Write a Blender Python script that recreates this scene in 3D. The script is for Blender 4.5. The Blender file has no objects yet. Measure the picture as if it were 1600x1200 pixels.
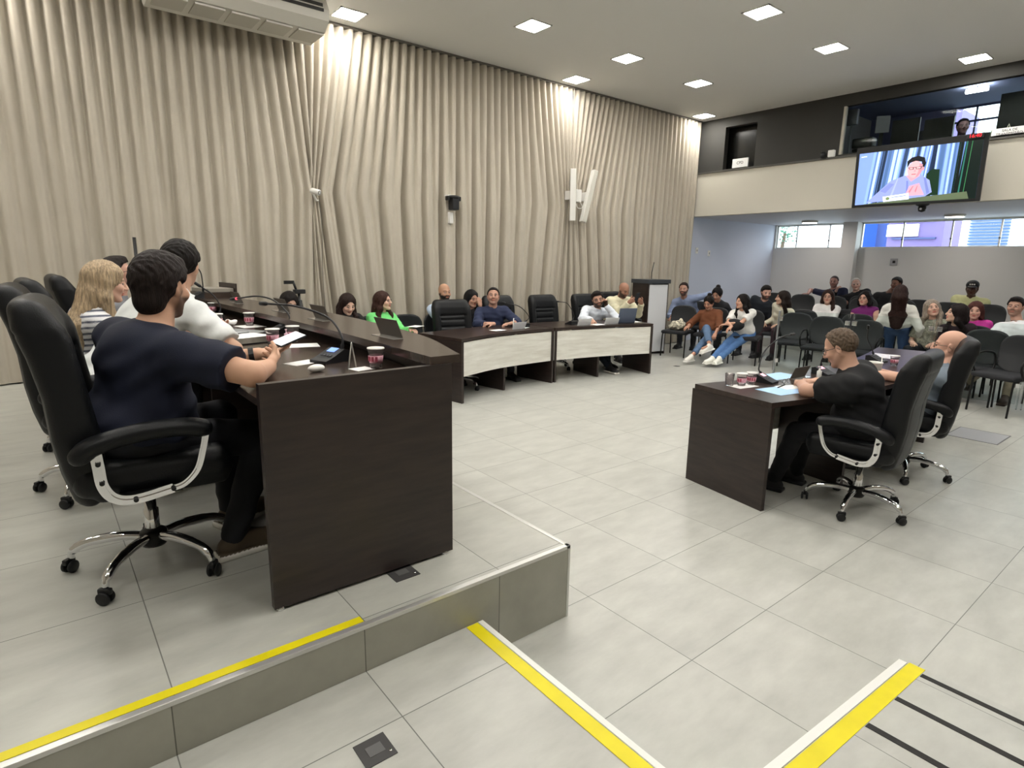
import bpy, bmesh, math, random
import numpy as np
from mathutils import Vector, Matrix
random.seed(7)
scene = bpy.context.scene
COL = scene.collection
PI = math.pi

# ------------------------------------------------------------------ camera, world, exposure
cam_data = bpy.data.cameras.new('camera')
cam_data.sensor_width = 36.0
cam_data.lens = 922.446 * 36.0 / 1600.0
cam_data.clip_start = 0.05
cam_data.clip_end = 200
cam = bpy.data.objects.new('camera', cam_data)
COL.objects.link(cam)
YAW, PITCH, ROLL = .893762, .205585, -.016149
def cam_axes():
    cy, sy, cp, sp = math.cos(YAW), math.sin(YAW), math.cos(PITCH), math.sin(PITCH)
    f = Vector((cy*cp, sy*cp, -sp)); r = Vector((sy, -cy, 0)); d = f.cross(r)
    cr, sr = math.cos(ROLL), math.sin(ROLL)
    return cr*r+sr*d, -sr*r+cr*d, f
cr_, cd_, cf_ = cam_axes()
mw = Matrix((( cr_.x, -cd_.x, -cf_.x, -1.9707), (cr_.y, -cd_.y, -cf_.y, -2.42064), (cr_.z, -cd_.z, -cf_.z, 1.624596), (0, 0, 0, 1)))
cam.matrix_world = mw
scene.camera = cam
world = bpy.data.worlds.new('world'); scene.world = world; world.use_nodes = True
bgn = world.node_tree.nodes['Background']
bgn.inputs[0].default_value = (0.84, 0.92, 1.0, 1); bgn.inputs[1].default_value = 7.0
scene.view_settings.view_transform = 'Standard'
scene.view_settings.look = 'None'
scene.view_settings.gamma = 1.0
scene.view_settings.use_curve_mapping = False
scene.view_settings.exposure = 0.0
LAMP_POWER = 84.0

# ------------------------------------------------------------------ materials
def lin(c):
    if isinstance(c, str):
        c = [int(c[i:i+2], 16)/255 for i in (0, 2, 4)]
    return tuple((v/12.92 if v <= 0.04045 else ((v+0.055)/1.055)**2.4) for v in c)
MATS = {}
def mat(name, col, rough=.6, metal=0., bump=0., bscale=40., var=0., vscale=6., stretch=(1, 1, 1), spec=.5, coat=0., emit=0., trans=0., alpha=1., attr=None, sheen=0., ior=1.45):
    if name in MATS: return MATS[name]
    m = bpy.data.materials.new(name); m.use_nodes = True; MATS[name] = m
    nt = m.node_tree; b = nt.nodes['Principled BSDF']
    c = lin(col) + (1,)
    b.inputs['Base Color'].default_value = c
    b.inputs['Roughness'].default_value = rough
    b.inputs['Metallic'].default_value = metal
    b.inputs['Specular IOR Level'].default_value = spec
    b.inputs['Coat Weight'].default_value = coat
    b.inputs['IOR'].default_value = ior
    b.inputs['Transmission Weight'].default_value = trans
    b.inputs['Alpha'].default_value = alpha
    b.inputs['Sheen Weight'].default_value = sheen
    if emit:
        b.inputs['Emission Color'].default_value = c; b.inputs['Emission Strength'].default_value = emit
    src = None
    if attr:
        a = nt.nodes.new('ShaderNodeAttribute'); a.attribute_name = attr; src = a.outputs['Color']
    if var or bump:
        tc = nt.nodes.new('ShaderNodeTexCoord'); mp = nt.nodes.new('ShaderNodeMapping'); mp.inputs['Scale'].default_value = stretch
        nt.links.new(tc.outputs['Object'], mp.inputs[0])
    if var:
        n = nt.nodes.new('ShaderNodeTexNoise'); n.inputs['Scale'].default_value = vscale; n.inputs['Detail'].default_value = 5
        nt.links.new(mp.outputs[0], n.inputs['Vector'])
        mr = nt.nodes.new('ShaderNodeMapRange'); mr.inputs[1].default_value = .3; mr.inputs[2].default_value = .7; mr.inputs[3].default_value = 1-var; mr.inputs[4].default_value = 1+var
        nt.links.new(n.outputs['Fac'], mr.inputs[0])
        mx = nt.nodes.new('ShaderNodeVectorMath'); mx.operation = 'SCALE'
        if src is not None: nt.links.new(src, mx.inputs[0])
        else: mx.inputs[0].default_value = c[:3]
        nt.links.new(mr.outputs[0], mx.inputs['Scale']); src = mx.outputs[0]
    if src is not None:
        nt.links.new(src, b.inputs['Base Color'])
    if bump:
        n = nt.nodes.new('ShaderNodeTexNoise'); n.inputs['Scale'].default_value = bscale; n.inputs['Detail'].default_value = 3
        nt.links.new(mp.outputs[0], n.inputs['Vector'])
        bp = nt.nodes.new('ShaderNodeBump'); bp.inputs['Strength'].default_value = bump; bp.inputs['Distance'].default_value = .01
        nt.links.new(n.outputs['Fac'], bp.inputs['Height']); nt.links.new(bp.outputs[0], b.inputs['Normal'])
    return m

def tile_material(name, ox, oy, sx, sy, base, axis='xy'):
    """large porcelain tiles with thin darker joints, laid on a grid in metres"""
    m = bpy.data.materials.new(name); m.use_nodes = True
    nt = m.node_tree; N = nt.nodes; L = nt.links; b = N['Principled BSDF']
    geo = N.new('ShaderNodeNewGeometry'); sep = N.new('ShaderNodeSeparateXYZ'); L.new(geo.outputs['Position'], sep.inputs[0])
    def joint(sock, o, s):
        a = N.new('ShaderNodeMath'); a.operation = 'SUBTRACT'; L.new(sock, a.inputs[0]); a.inputs[1].default_value = o
        d = N.new('ShaderNodeMath'); d.operation = 'DIVIDE'; L.new(a.outputs[0], d.inputs[0]); d.inputs[1].default_value = s
        f = N.new('ShaderNodeMath'); f.operation = 'FLOOR'; 
        h = N.new('ShaderNodeMath'); h.operation = 'ADD'; L.new(d.outputs[0], h.inputs[0]); h.inputs[1].default_value = .5
        L.new(h.outputs[0], f.inputs[0])
        e = N.new('ShaderNodeMath'); e.operation = 'SUBTRACT'; L.new(d.outputs[0], e.inputs[0]); L.new(f.outputs[0], e.inputs[1])
        g = N.new('ShaderNodeMath'); g.operation = 'ABSOLUTE'; L.new(e.outputs[0], g.inputs[0])
        t = N.new('ShaderNodeMath'); t.operation = 'LESS_THAN'; L.new(g.outputs[0], t.inputs[0]); t.inputs[1].default_value = .0018/s
        fl = N.new('ShaderNodeMath'); fl.operation = 'FLOOR'; L.new(d.outputs[0], fl.inputs[0])
        return t.outputs[0], fl.outputs[0]
    t1, f1 = joint(sep.outputs[0], ox, sx)
    second = sep.outputs[1] if axis == 'xy' else sep.outputs[2]
    t2, f2 = joint(second, oy, sy)
    mx = N.new('ShaderNodeMath'); mx.operation = 'MAXIMUM'; L.new(t1, mx.inputs[0]); L.new(t2, mx.inputs[1])
    cmb = N.new('ShaderNodeCombineXYZ'); L.new(f1, cmb.inputs[0]); L.new(f2, cmb.inputs[1])
    wn = N.new('ShaderNodeTexWhiteNoise'); wn.noise_dimensions = '3D'; L.new(cmb.outputs[0], wn.inputs['Vector'])
    # soft cement clouds, shifted per tile
    add = N.new('ShaderNodeVectorMath'); add.operation = 'MULTIPLY_ADD'; L.new(wn.outputs['Color'], add.inputs[0]); add.inputs[1].default_value = (9, 9, 9); L.new(geo.outputs['Position'], add.inputs[2])
    mp = N.new('ShaderNodeMapping'); mp.inputs['Scale'].default_value = (1.0, 2.4, 1); L.new(add.outputs[0], mp.inputs[0])
    n1 = N.new('ShaderNodeTexNoise'); n1.inputs['Scale'].default_value = 3.5; n1.inputs['Detail'].default_value = 8; n1.inputs['Roughness'].default_value = .6; L.new(mp.outputs[0], n1.inputs['Vector'])
    rmp = N.new('ShaderNodeValToRGB'); L.new(n1.outputs['Fac'], rmp.inputs[0])
    c = lin(base)
    rmp.color_ramp.elements[0].position = .3; rmp.color_ramp.elements[0].color = (c[0]*.84, c[1]*.84, c[2]*.84, 1)
    rmp.color_ramp.elements[1].position = .72; rmp.color_ramp.elements[1].color = (min(1, c[0]*1.09), min(1, c[1]*1.09), min(1, c[2]*1.09), 1)
    mix = N.new('ShaderNodeMix'); mix.data_type = 'RGBA'; L.new(mx.outputs[0], mix.inputs[0]); L.new(rmp.outputs[0], mix.inputs[6]); mix.inputs[7].default_value = (c[0]*.30, c[1]*.30, c[2]*.29, 1)
    L.new(mix.outputs[2], b.inputs['Base Color'])
    rr = N.new('ShaderNodeMapRange'); L.new(n1.outputs['Fac'], rr.inputs[0]); rr.inputs[3].default_value = .24; rr.inputs[4].default_value = .42
    L.new(rr.outputs[0], b.inputs['Roughness'])
    b.inputs['Specular IOR Level'].default_value = .5
    return m

def wood_material(name, dark, light, rough=.4, scale=(1, 1, 1), bands=9.):
    m = bpy.data.materials.new(name); m.use_nodes = True
    nt = m.node_tree; N = nt.nodes; L = nt.links; b = N['Principled BSDF']
    tc = N.new('ShaderNodeTexCoord'); mp = N.new('ShaderNodeMapping'); mp.inputs['Scale'].default_value = scale; L.new(tc.outputs['Object'], mp.inputs[0])
    n = N.new('ShaderNodeTexNoise'); n.inputs['Scale'].default_value = bands; n.inputs['Detail'].default_value = 9; n.inputs['Roughness'].default_value = .62; L.new(mp.outputs[0], n.inputs['Vector'])
    r = N.new('ShaderNodeValToRGB'); L.new(n.outputs['Fac'], r.inputs[0])
    r.color_ramp.elements[0].position = .34; r.color_ramp.elements[0].color = lin(dark) + (1,)
    r.color_ramp.elements[1].position = .68; r.color_ramp.elements[1].color = lin(light) + (1,)
    L.new(r.outputs[0], b.inputs['Base Color']); b.inputs['Roughness'].default_value = rough
    bp = N.new('ShaderNodeBump'); bp.inputs['Strength'].default_value = .08; bp.inputs['Distance'].default_value = .004; L.new(n.outputs['Fac'], bp.inputs['Height']); L.new(bp.outputs[0], b.inputs['Normal'])
    return m

# ------------------------------------------------------------------ object helpers
def link(o, parent=None):
    COL.objects.link(o)
    if parent is not None: o.parent = parent
    return o
def thing(name, label, cat, loc=(0, 0, 0), rz=0., group=None):
    o = bpy.data.objects.new(name, None); COL.objects.link(o)
    o.empty_display_size = .1
    o.location = loc; o.rotation_euler = (0, 0, rz); o['label'] = label; o['category'] = cat
    if group: o['group'] = group
    return o
def tag(o, label, cat, group=None):
    o['label'] = label; o['category'] = cat
    if group: o['group'] = group
    return o
def struct(o):
    o['kind'] = 'structure'; return o
def dup(root, loc, rz, label=None, group=None):
    r = root.copy(); COL.objects.link(r); r.location = loc; r.rotation_euler = (0, 0, rz)
    if label: r['label'] = label
    if group: r['group'] = group
    for ch in list(root.children):
        c = ch.copy(); COL.objects.link(c); c.parent = r
        for g in list(ch.children):
            d = g.copy(); COL.objects.link(d); d.parent = c
    return r

class MB:
    """collects shapes into one mesh object"""
    def __init__(s): s.v = []; s.f = []; s.sm = []; s.mi = []; s.cur = 0
    def add(s, vs, fs, smooth=False):
        o = len(s.v); s.v += [tuple(map(float, v)) for v in vs]; s.f += [tuple(i+o for i in f) for f in fs]; s.sm += [smooth]*len(fs); s.mi += [s.cur]*len(fs); return s
    def box(s, lo, hi, bev=0., M=None):
        bm = bmesh.new(); bmesh.ops.create_cube(bm, size=1)
        for v in bm.verts:
            v.co = Vector([lo[i]+(v.co[i]+.5)*(hi[i]-lo[i]) for i in range(3)])
        if bev:
            bmesh.ops.bevel(bm, geom=bm.edges[:], offset=bev, segments=2, affect='EDGES', profile=.6)
        return s.bm(bm, M)
    def bm(s, bm, M=None, smooth=False):
        bmesh.ops.recalc_face_normals(bm, faces=bm.faces[:])
        bm.verts.index_update()
        vs = [(M @ v.co if M is not None else v.co) for v in bm.verts]
        s.add(vs, [[v.index for v in f.verts] for f in bm.faces], smooth); bm.free(); return s
    def tube(s, pts, r, n=10, closed=False, caps=True, flat=None):
        """round tube; flat=(w,t,up) gives a flat bar section"""
        P = [Vector(p) for p in pts]; N = len(P)
        rs = r if isinstance(r, (list, tuple)) else [r]*N
        rings = []; up = None
        for i in range(N):
            a = P[i-1] if (i > 0 or closed) else P[i]; b = P[(i+1) % N] if (i < N-1 or closed) else P[i]
            t = (b-a)
            t = t.normalized() if t.length > 1e-9 else Vector((0, 0, 1))
            if flat:
                u = Vector(flat[2]); w = t.cross(u).normalized(); u = w.cross(t).normalized()
                hw, ht = flat[0]/2, flat[1]/2
                rings.append([P[i]+u*hw+w*ht, P[i]-u*hw+w*ht, P[i]-u*hw-w*ht, P[i]+u*hw-w*ht])
            else:
                if up is None:
                    up = Vector((0, 0, 1)) if abs(t.z) < .9 else Vector((1, 0, 0))
                up = (up - t*up.dot(t))
                up = up.normalized() if up.length > 1e-6 else t.orthogonal().normalized()
                w = t.cross(up)
                rings.append([P[i]+(up*math.cos(2*PI*k/n)+w*math.sin(2*PI*k/n))*rs[i] for k in range(n)])
        m = len(rings[0]); vs = [v for rg in rings for v in rg]; fs = []
        for i in range(N if closed else N-1):
            j = (i+1) % N
            for k in range(m):
                fs.append((i*m+k, i*m+(k+1) % m, j*m+(k+1) % m, j*m+k))
        if caps and not closed:
            fs.append(tuple(range(m-1, -1, -1))); fs.append(tuple((N-1)*m+k for k in range(m)))
        return s.add(vs, fs, not flat)
    def lathe(s, prof, n=24, M=None, smooth=True):
        vs = []; fs = []
        for (r, z) in prof:
            for k in range(n):
                v = Vector((r*math.cos(2*PI*k/n), r*math.sin(2*PI*k/n), z)); vs.append(M @ v if M is not None else v)
        for i in range(len(prof)-1):
            for k in range(n):
                fs.append((i*n+k, i*n+(k+1) % n, (i+1)*n+(k+1) % n, (i+1)*n+k))
        if prof[0][0] > 1e-4: fs.append(tuple(range(n-1, -1, -1)))
        if prof[-1][0] > 1e-4: fs.append(tuple((len(prof)-1)*n+k for k in range(n)))
        return s.add(vs, fs, smooth)
    def prism(s, poly, z0, z1, M=None):
        """poly: 2-D outline (counter-clockwise), extruded from z0 to z1"""
        n = len(poly); vs = [Vector((x, y, z0)) for x, y in poly]+[Vector((x, y, z1)) for x, y in poly]
        if M is not None: vs = [M @ v for v in vs]
        fs = [tuple(range(n-1, -1, -1)), tuple(range(n, 2*n))]+[(i, (i+1) % n, n+(i+1) % n, n+i) for i in range(n)]
        return s.add(vs, fs)
    def grid(s, fn, nu, nv, smooth=True):
        vs = [fn(i/nu, j/nv) for i in range(nu+1) for j in range(nv+1)]
        fs = [(i*(nv+1)+j, (i+1)*(nv+1)+j, (i+1)*(nv+1)+j+1, i*(nv+1)+j+1) for i in range(nu) for j in range(nv)]
        return s.add(vs, fs, smooth)
    def build(s, name, m, parent=None, loc=None, rz=0.):
        me = bpy.data.meshes.new(name); me.from_pydata(s.v, [], s.f)
        me.polygons.foreach_set('use_smooth', s.sm)
        for mm in (m if isinstance(m, (list, tuple)) else [m]): me.materials.append(mm)
        me.polygons.foreach_set('material_index', s.mi)
        me.update()
        o = bpy.data.objects.new(name, me); link(o, parent)
        if loc is not None: o.location = loc
        o.rotation_euler = (0, 0, rz)
        return o

def bez(pts, n=8):
    """smooth curve through points (Catmull-Rom)"""
    P = [Vector(p) for p in pts]; out = []
    for i in range(len(P)-1):
        a = P[i-1] if i else P[0]*2-P[1]; b = P[i]; c = P[i+1]; d = P[i+2] if i+2 < len(P) else P[-1]*2-P[-2]
        for k in range(n):
            t = k/n; out.append(.5*((2*b)+(c-a)*t+(2*a-5*b+4*c-d)*t*t+(3*b-a-3*c+d)*t**3))
    out.append(P[-1]); return out

# ------------------------------------------------------------------ distance-field modelling (soft bodies, cushions)
def vn(v):
    v = np.asarray(v, float); return v/(np.linalg.norm(v)+1e-12)
class Field:
    def __init__(s, k=.02): s.pr = []; s.k = k; s.post = []
    def cone(s, a, b, ra, rb, k=None, op='u', cut=None, flat=None):
        """tapered capsule; cut=(t0,t1) trims its ends flat; flat=(axis, factor) squashes along an axis"""
        a = np.asarray(a, float); b = np.asarray(b, float)
        ab = b-a; L2 = float(ab@ab)+1e-12; L = math.sqrt(L2)
        fx = None if flat is None else (vn(flat[0]), flat[1])
        def fn(P):
            pa = P-a; t = (pa@ab)/L2; tc = np.clip(t, 0, 1)
            q = pa-tc[..., None]*ab
            if fx is not None:
                dd = q@fx[0]; q = q+(dd*(1/fx[1]-1))[..., None]*fx[0]
            d = np.sqrt((q*q).sum(-1))-(ra+(rb-ra)*tc)
            if cut is not None:
                d = np.maximum(d, np.maximum((cut[0]-t)*L, (t-cut[1])*L))
            return d
        r = max(ra, rb)*(1 if flat is None else max(1, flat[1]))
        s.pr.append((fn, np.minimum(a, b)-r, np.maximum(a, b)+r, s.k if k is None else k, op)); return s
    def ell(s, c, r, R=None, k=None, op='u'):
        c = np.asarray(c, float); r = np.asarray(r, float); R = np.eye(3) if R is None else np.asarray(R, float)  # columns = axes
        def fn(P):
            q = (P-c)@R; k0 = np.sqrt(((q/r)**2).sum(-1)); k1 = np.sqrt(((q/(r*r))**2).sum(-1))+1e-9
            return k0*(k0-1)/k1
        e = np.abs(R)@r
        s.pr.append((fn, c-e, c+e, s.k if k is None else k, op)); return s
    def box(s, c, h, R=None, rd=.01, k=None, op='u'):
        c = np.asarray(c, float); h = np.asarray(h, float); R = np.eye(3) if R is None else np.asarray(R, float)
        def fn(P):
            q = np.abs((P-c)@R)-(h-rd)
            return np.sqrt((np.maximum(q, 0)**2).sum(-1))+np.minimum(q.max(-1), 0)-rd
        e = np.abs(R)@h
        s.pr.append((fn, c-e, c+e, s.k if k is None else k, op)); return s
    def func(s, fn, lo, hi, k=None, op='u'):
        s.pr.append((fn, np.asarray(lo, float), np.asarray(hi, float), s.k if k is None else k, op)); return s
    def bounds(s):
        u = [p for p in s.pr if p[4] == 'u']
        return np.min([p[1] for p in u], 0)-.02, np.max([p[2] for p in u], 0)+.02
    def sample(s, lo, n, h):
        D = np.full(n, 1.0, np.float32)
        for fn, a, b, k, op in s.pr:
            m = max(k, 3*h)+h
            i0 = np.clip(np.floor((a-m-lo)/h).astype(int), 0, n); i1 = np.clip(np.ceil((b+m-lo)/h).astype(int)+1, 0, n)
            if (i1 <= i0).any(): continue
            ax = [lo[j]+h*np.arange(i0[j], i1[j]) for j in range(3)]
            P = np.stack(np.meshgrid(*ax, indexing='ij'), -1)
            d = fn(P); sl = tuple(slice(i0[j], i1[j]) for j in range(3)); o = D[sl]
            kk = max(k, 1e-4)
            if op == 'u':
                hh = np.clip(.5+.5*(o-d)/kk, 0, 1); D[sl] = o*(1-hh)+d*hh-kk*hh*(1-hh)
            else:
                d = -d; hh = np.clip(.5-.5*(o-d)/kk, 0, 1); D[sl] = o*(1-hh)+d*hh+kk*hh*(1-hh)
        if s.post:
            ax = [lo[j]+h*np.arange(n[j]) for j in range(3)]
            P = np.stack(np.meshgrid(*ax, indexing='ij'), -1)
            msk = np.abs(D) < .05
            for f in s.post:
                D[msk] = f(P[msk], D[msk])
        return D

def surf_nets(D, lo, h, keep=None):
    inside = D < 0
    nx, ny, nz = D.shape
    acc = np.zeros((nx-1, ny-1, nz-1, 3), np.float32); cnt = np.zeros((nx-1, ny-1, nz-1), np.float32)
    corner = [(i, j, k) for i in (0, 1) for j in (0, 1) for k in (0, 1)]
    def sl(c): return D[c[0]:nx-1+c[0], c[1]:ny-1+c[1], c[2]:nz-1+c[2]]
    for c in corner:
        for ax in range(3):
            if c[ax] == 0:
                e = list(c); e[ax] = 1
                A = sl(c); B = sl(e); x = (A < 0) != (B < 0)
                t = np.where(x, A/(A-B+1e-20), 0)
                for q in range(3):
                    acc[..., q] += np.where(x, c[q]+(t if q == ax else 0), 0)
                cnt += x
    valid = cnt > 0
    idx = np.full(valid.shape, -1, np.int64)
    if keep is not None:
        vv = valid & keep
    else: vv = valid
    idx[vv] = np.arange(int(vv.sum()))
    ijk = np.argwhere(vv)
    V = lo+h*(ijk+acc[vv]/cnt[vv][:, None])
    F = []
    for ax in range(3):
        u, v = [(1, 2), (2, 0), (0, 1)][ax]
        a = [slice(None)]*3; b = [slice(None)]*3
        a[ax] = slice(0, -1); b[ax] = slice(1, None)
        A = inside[tuple(a)]; B = inside[tuple(b)]
        E = np.argwhere(A != B)
        E = E[(E[:, u] > 0) & (E[:, v] > 0) & (E[:, u] < D.shape[u]-1) & (E[:, v] < D.shape[v]-1)]
        if len(E) == 0: continue
        def cell(du, dv):
            C = E.copy(); C[:, u] -= du; C[:, v] -= dv; return idx[C[:, 0], C[:, 1], C[:, 2]]
        q = np.stack([cell(1, 1), cell(0, 1), cell(0, 0), cell(1, 0)], 1)
        fl = ~A[E[:, 0], E[:, 1], E[:, 2]]
        q[fl] = q[fl][:, ::-1]
        F.append(q[(q >= 0).all(1)])
    F = np.concatenate(F) if F else np.zeros((0, 4), int)
    return V, F

def field_mesh(name, F, h, m, parent=None, fine=(), color=None, relax=1):
    """polygonise a Field; fine = list of (lo, hi, h2) boxes meshed finer inside the same mesh"""
    lo, hi = F.bounds()
    Vs, Fs, off = [], [], 0
    def run(lo, hi, h, keepf):
        nonlocal off
        n = np.ceil((hi-lo)/h).astype(int)+2
        D = F.sample(lo, n, h)
        keep = None
        if keepf is not None:
            ax = [lo[j]+h*(np.arange(n[j]-1)+.5) for j in range(3)]
            keep = keepf(np.stack(np.meshgrid(*ax, indexing='ij'), -1))
        V, Q = surf_nets(D, lo, h, keep)
        Vs.append(V); Fs.append(Q+off); off += len(V)
    if fine:
        def kf(P):
            k = np.ones(P.shape[:3], bool)
            for a, b, hh in fine:
                k &= ~((P > np.asarray(a)+h*.8) & (P < np.asarray(b)-h*.8)).all(-1)
            return k
        run(lo, hi, h, kf)
        for a, b, hh in fine:
            a = np.maximum(np.asarray(a, float), lo); b = np.minimum(np.asarray(b, float), hi)
            if (b > a).all(): run(a, b, hh, None)
    else:
        run(lo, hi, h, None)
    V = np.concatenate(Vs); Q = np.concatenate(Fs)
    if len(Q) == 0:
        V = np.zeros((3, 3)); Q = np.zeros((0, 4), int)
    for _ in range(relax):
        I = np.concatenate([Q[:, a] for a in range(4) for b in (1, 3)]); J = np.concatenate([Q[:, (a+b) % 4] for a in range(4) for b in (1, 3)])
        c = np.bincount(I, minlength=len(V)); S = np.stack([np.bincount(I, V[J, q], len(V)) for q in range(3)], 1)
        ok = c >= 6
        V[ok] = V[ok]*.5+(S[ok]/c[ok][:, None])*.5
    me = bpy.data.meshes.new(name)
    me.vertices.add(len(V)); me.vertices.foreach_set('co', V.astype(np.float32).ravel())
    me.loops.add(len(Q)*4); me.loops.foreach_set('vertex_index', Q.astype(np.int32).ravel())
    me.polygons.add(len(Q)); me.polygons.foreach_set('loop_start', np.arange(0, len(Q)*4, 4, dtype=np.int32))
    me.polygons.foreach_set('loop_total', np.full(len(Q), 4, np.int32))
    me.polygons.foreach_set('use_smooth', np.ones(len(Q), bool))
    me.update(calc_edges=True); me.validate()
    me.materials.append(m)
    if color is not None:
        at = me.attributes.new('Col', 'FLOAT_COLOR', 'POINT')
        co = np.empty(len(me.vertices)*3, np.float32); me.vertices.foreach_get('co', co)
        c = color(co.reshape(-1, 3).astype(float)); c = np.concatenate([c, np.ones((len(c), 1))], 1).astype(np.float32)
        at.data.foreach_set('color', c.ravel())
    o = bpy.data.objects.new(name, me); link(o, parent)
    return o

# ------------------------------------------------------------------ people
def Rz(a): c, s = math.cos(a), math.sin(a); return np.array([[c, -s, 0], [s, c, 0], [0, 0, 1.]])
def Ry(a): c, s = math.cos(a), math.sin(a); return np.array([[c, 0, s], [0, 1, 0], [-s, 0, c]])
def Rx(a): c, s = math.cos(a), math.sin(a); return np.array([[1, 0, 0], [0, c, -s], [0, s, c]])
def ik(S, W, l1, l2, hint):
    S = np.asarray(S, float); W = np.asarray(W, float); d = W-S; L = np.linalg.norm(d)
    if L > (l1+l2)*.995: W = S+d/L*(l1+l2)*.995; d = W-S; L = np.linalg.norm(d)
    L = max(L, .06); u = d/L
    a = (l1*l1-l2*l2+L*L)/(2*L); h2 = max(l1*l1-a*a, 1e-5)
    hint = np.asarray(hint, float); p = vn(hint-u*(hint@u))
    return S+u*a+p*math.sqrt(h2), W
SKIN_MAT = mat('skin', 'c89a80', rough=.5, attr='Col', spec=.35, bump=.03, bscale=90)
WH = np.array([1., 1., 1.])
def wrinkle(amp, fr=55., seed=0.):
    def f(P, D):
        x, y, z = P[:, 0], P[:, 1], P[:, 2]
        w = np.sin(fr*(z+.35*y)+3*np.sin(9*x+seed)+seed)*np.sin(fr*.45*(x-y)+2*np.sin(7*z+seed*2)) + .5*np.sin(fr*1.9*(z-.5*x)+2.5*np.sin(11*y+seed))
        return D+amp*w*.6
    return f

def hairline(F, HC, HR, s, f_x, f_z, infl, k=.01):
    """hair cap over the skull, kept above a hairline profile given along the head's x axis"""
    r = np.array([.099, .079, .094])*s+infl
    c = HC+HR@(np.array([-.012, 0, .026])*s)
    fx = np.array(f_x)*s; fz = np.array(f_z)*s
    def fn(P):
        q = (P-c)@HR; k0 = np.sqrt(((q/r)**2).sum(-1)); k1 = np.sqrt(((q/(r*r))**2).sum(-1))+1e-9
        d = k0*(k0-1)/k1
        p = (P-HC)@HR
        cut = (np.interp(p[..., 0], fx, fz)-p[..., 2])*.75
        n = .0024*np.sin(120*p[..., 1]+6*np.sin(38*p[..., 0])+4*np.sin(50*p[..., 2]))*np.sin(55*p[..., 0]+30*p[..., 2])+.0014*np.sin(230*p[..., 0]+90*p[..., 1]+3*np.sin(70*p[..., 2]))
        d = d+infl*.8*np.clip((-.005*s-p[..., 2])/(.065*s), 0, 1)
        kk = .008; hh = np.clip(.5-.5*(cut-d)/kk, 0, 1)
        return d*hh+cut*(1-hh)+kk*hh*(1-hh)+n
    e = np.full(3, .14*s)
    F.func(fn, c-e, c+e, k=k)
HL = {
 'full':   ([-.13, -.07, -.03, -.012, .012, .025, .05, .075, .1], [-.075, -.07, -.045, .0, .0, .03, .058, .066, .066]),
 'nape':   ([-.13, -.07, -.03, -.012, .012, .025, .05, .075, .1], [-.112, -.104, -.055, .0, .0, .03, .058, .066, .066]),
 'crop':   ([-.13, -.07, -.03, -.012, .012, .025, .045, .065, .1], [-.062, -.055, -.03, .0, .01, .045, .07, .08, .1]),
 'recede': ([-.13, -.07, -.03, -.012, .012, .02, .035, .05, .1], [-.062, -.055, -.03, -.0, .005, .045, .078, .10, .14]),
 'bald':   ([-.13, -.09, -.05, -.02, 0, .01], [-.05, -.05, -.03, .0, .02, .15]),
}
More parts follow.
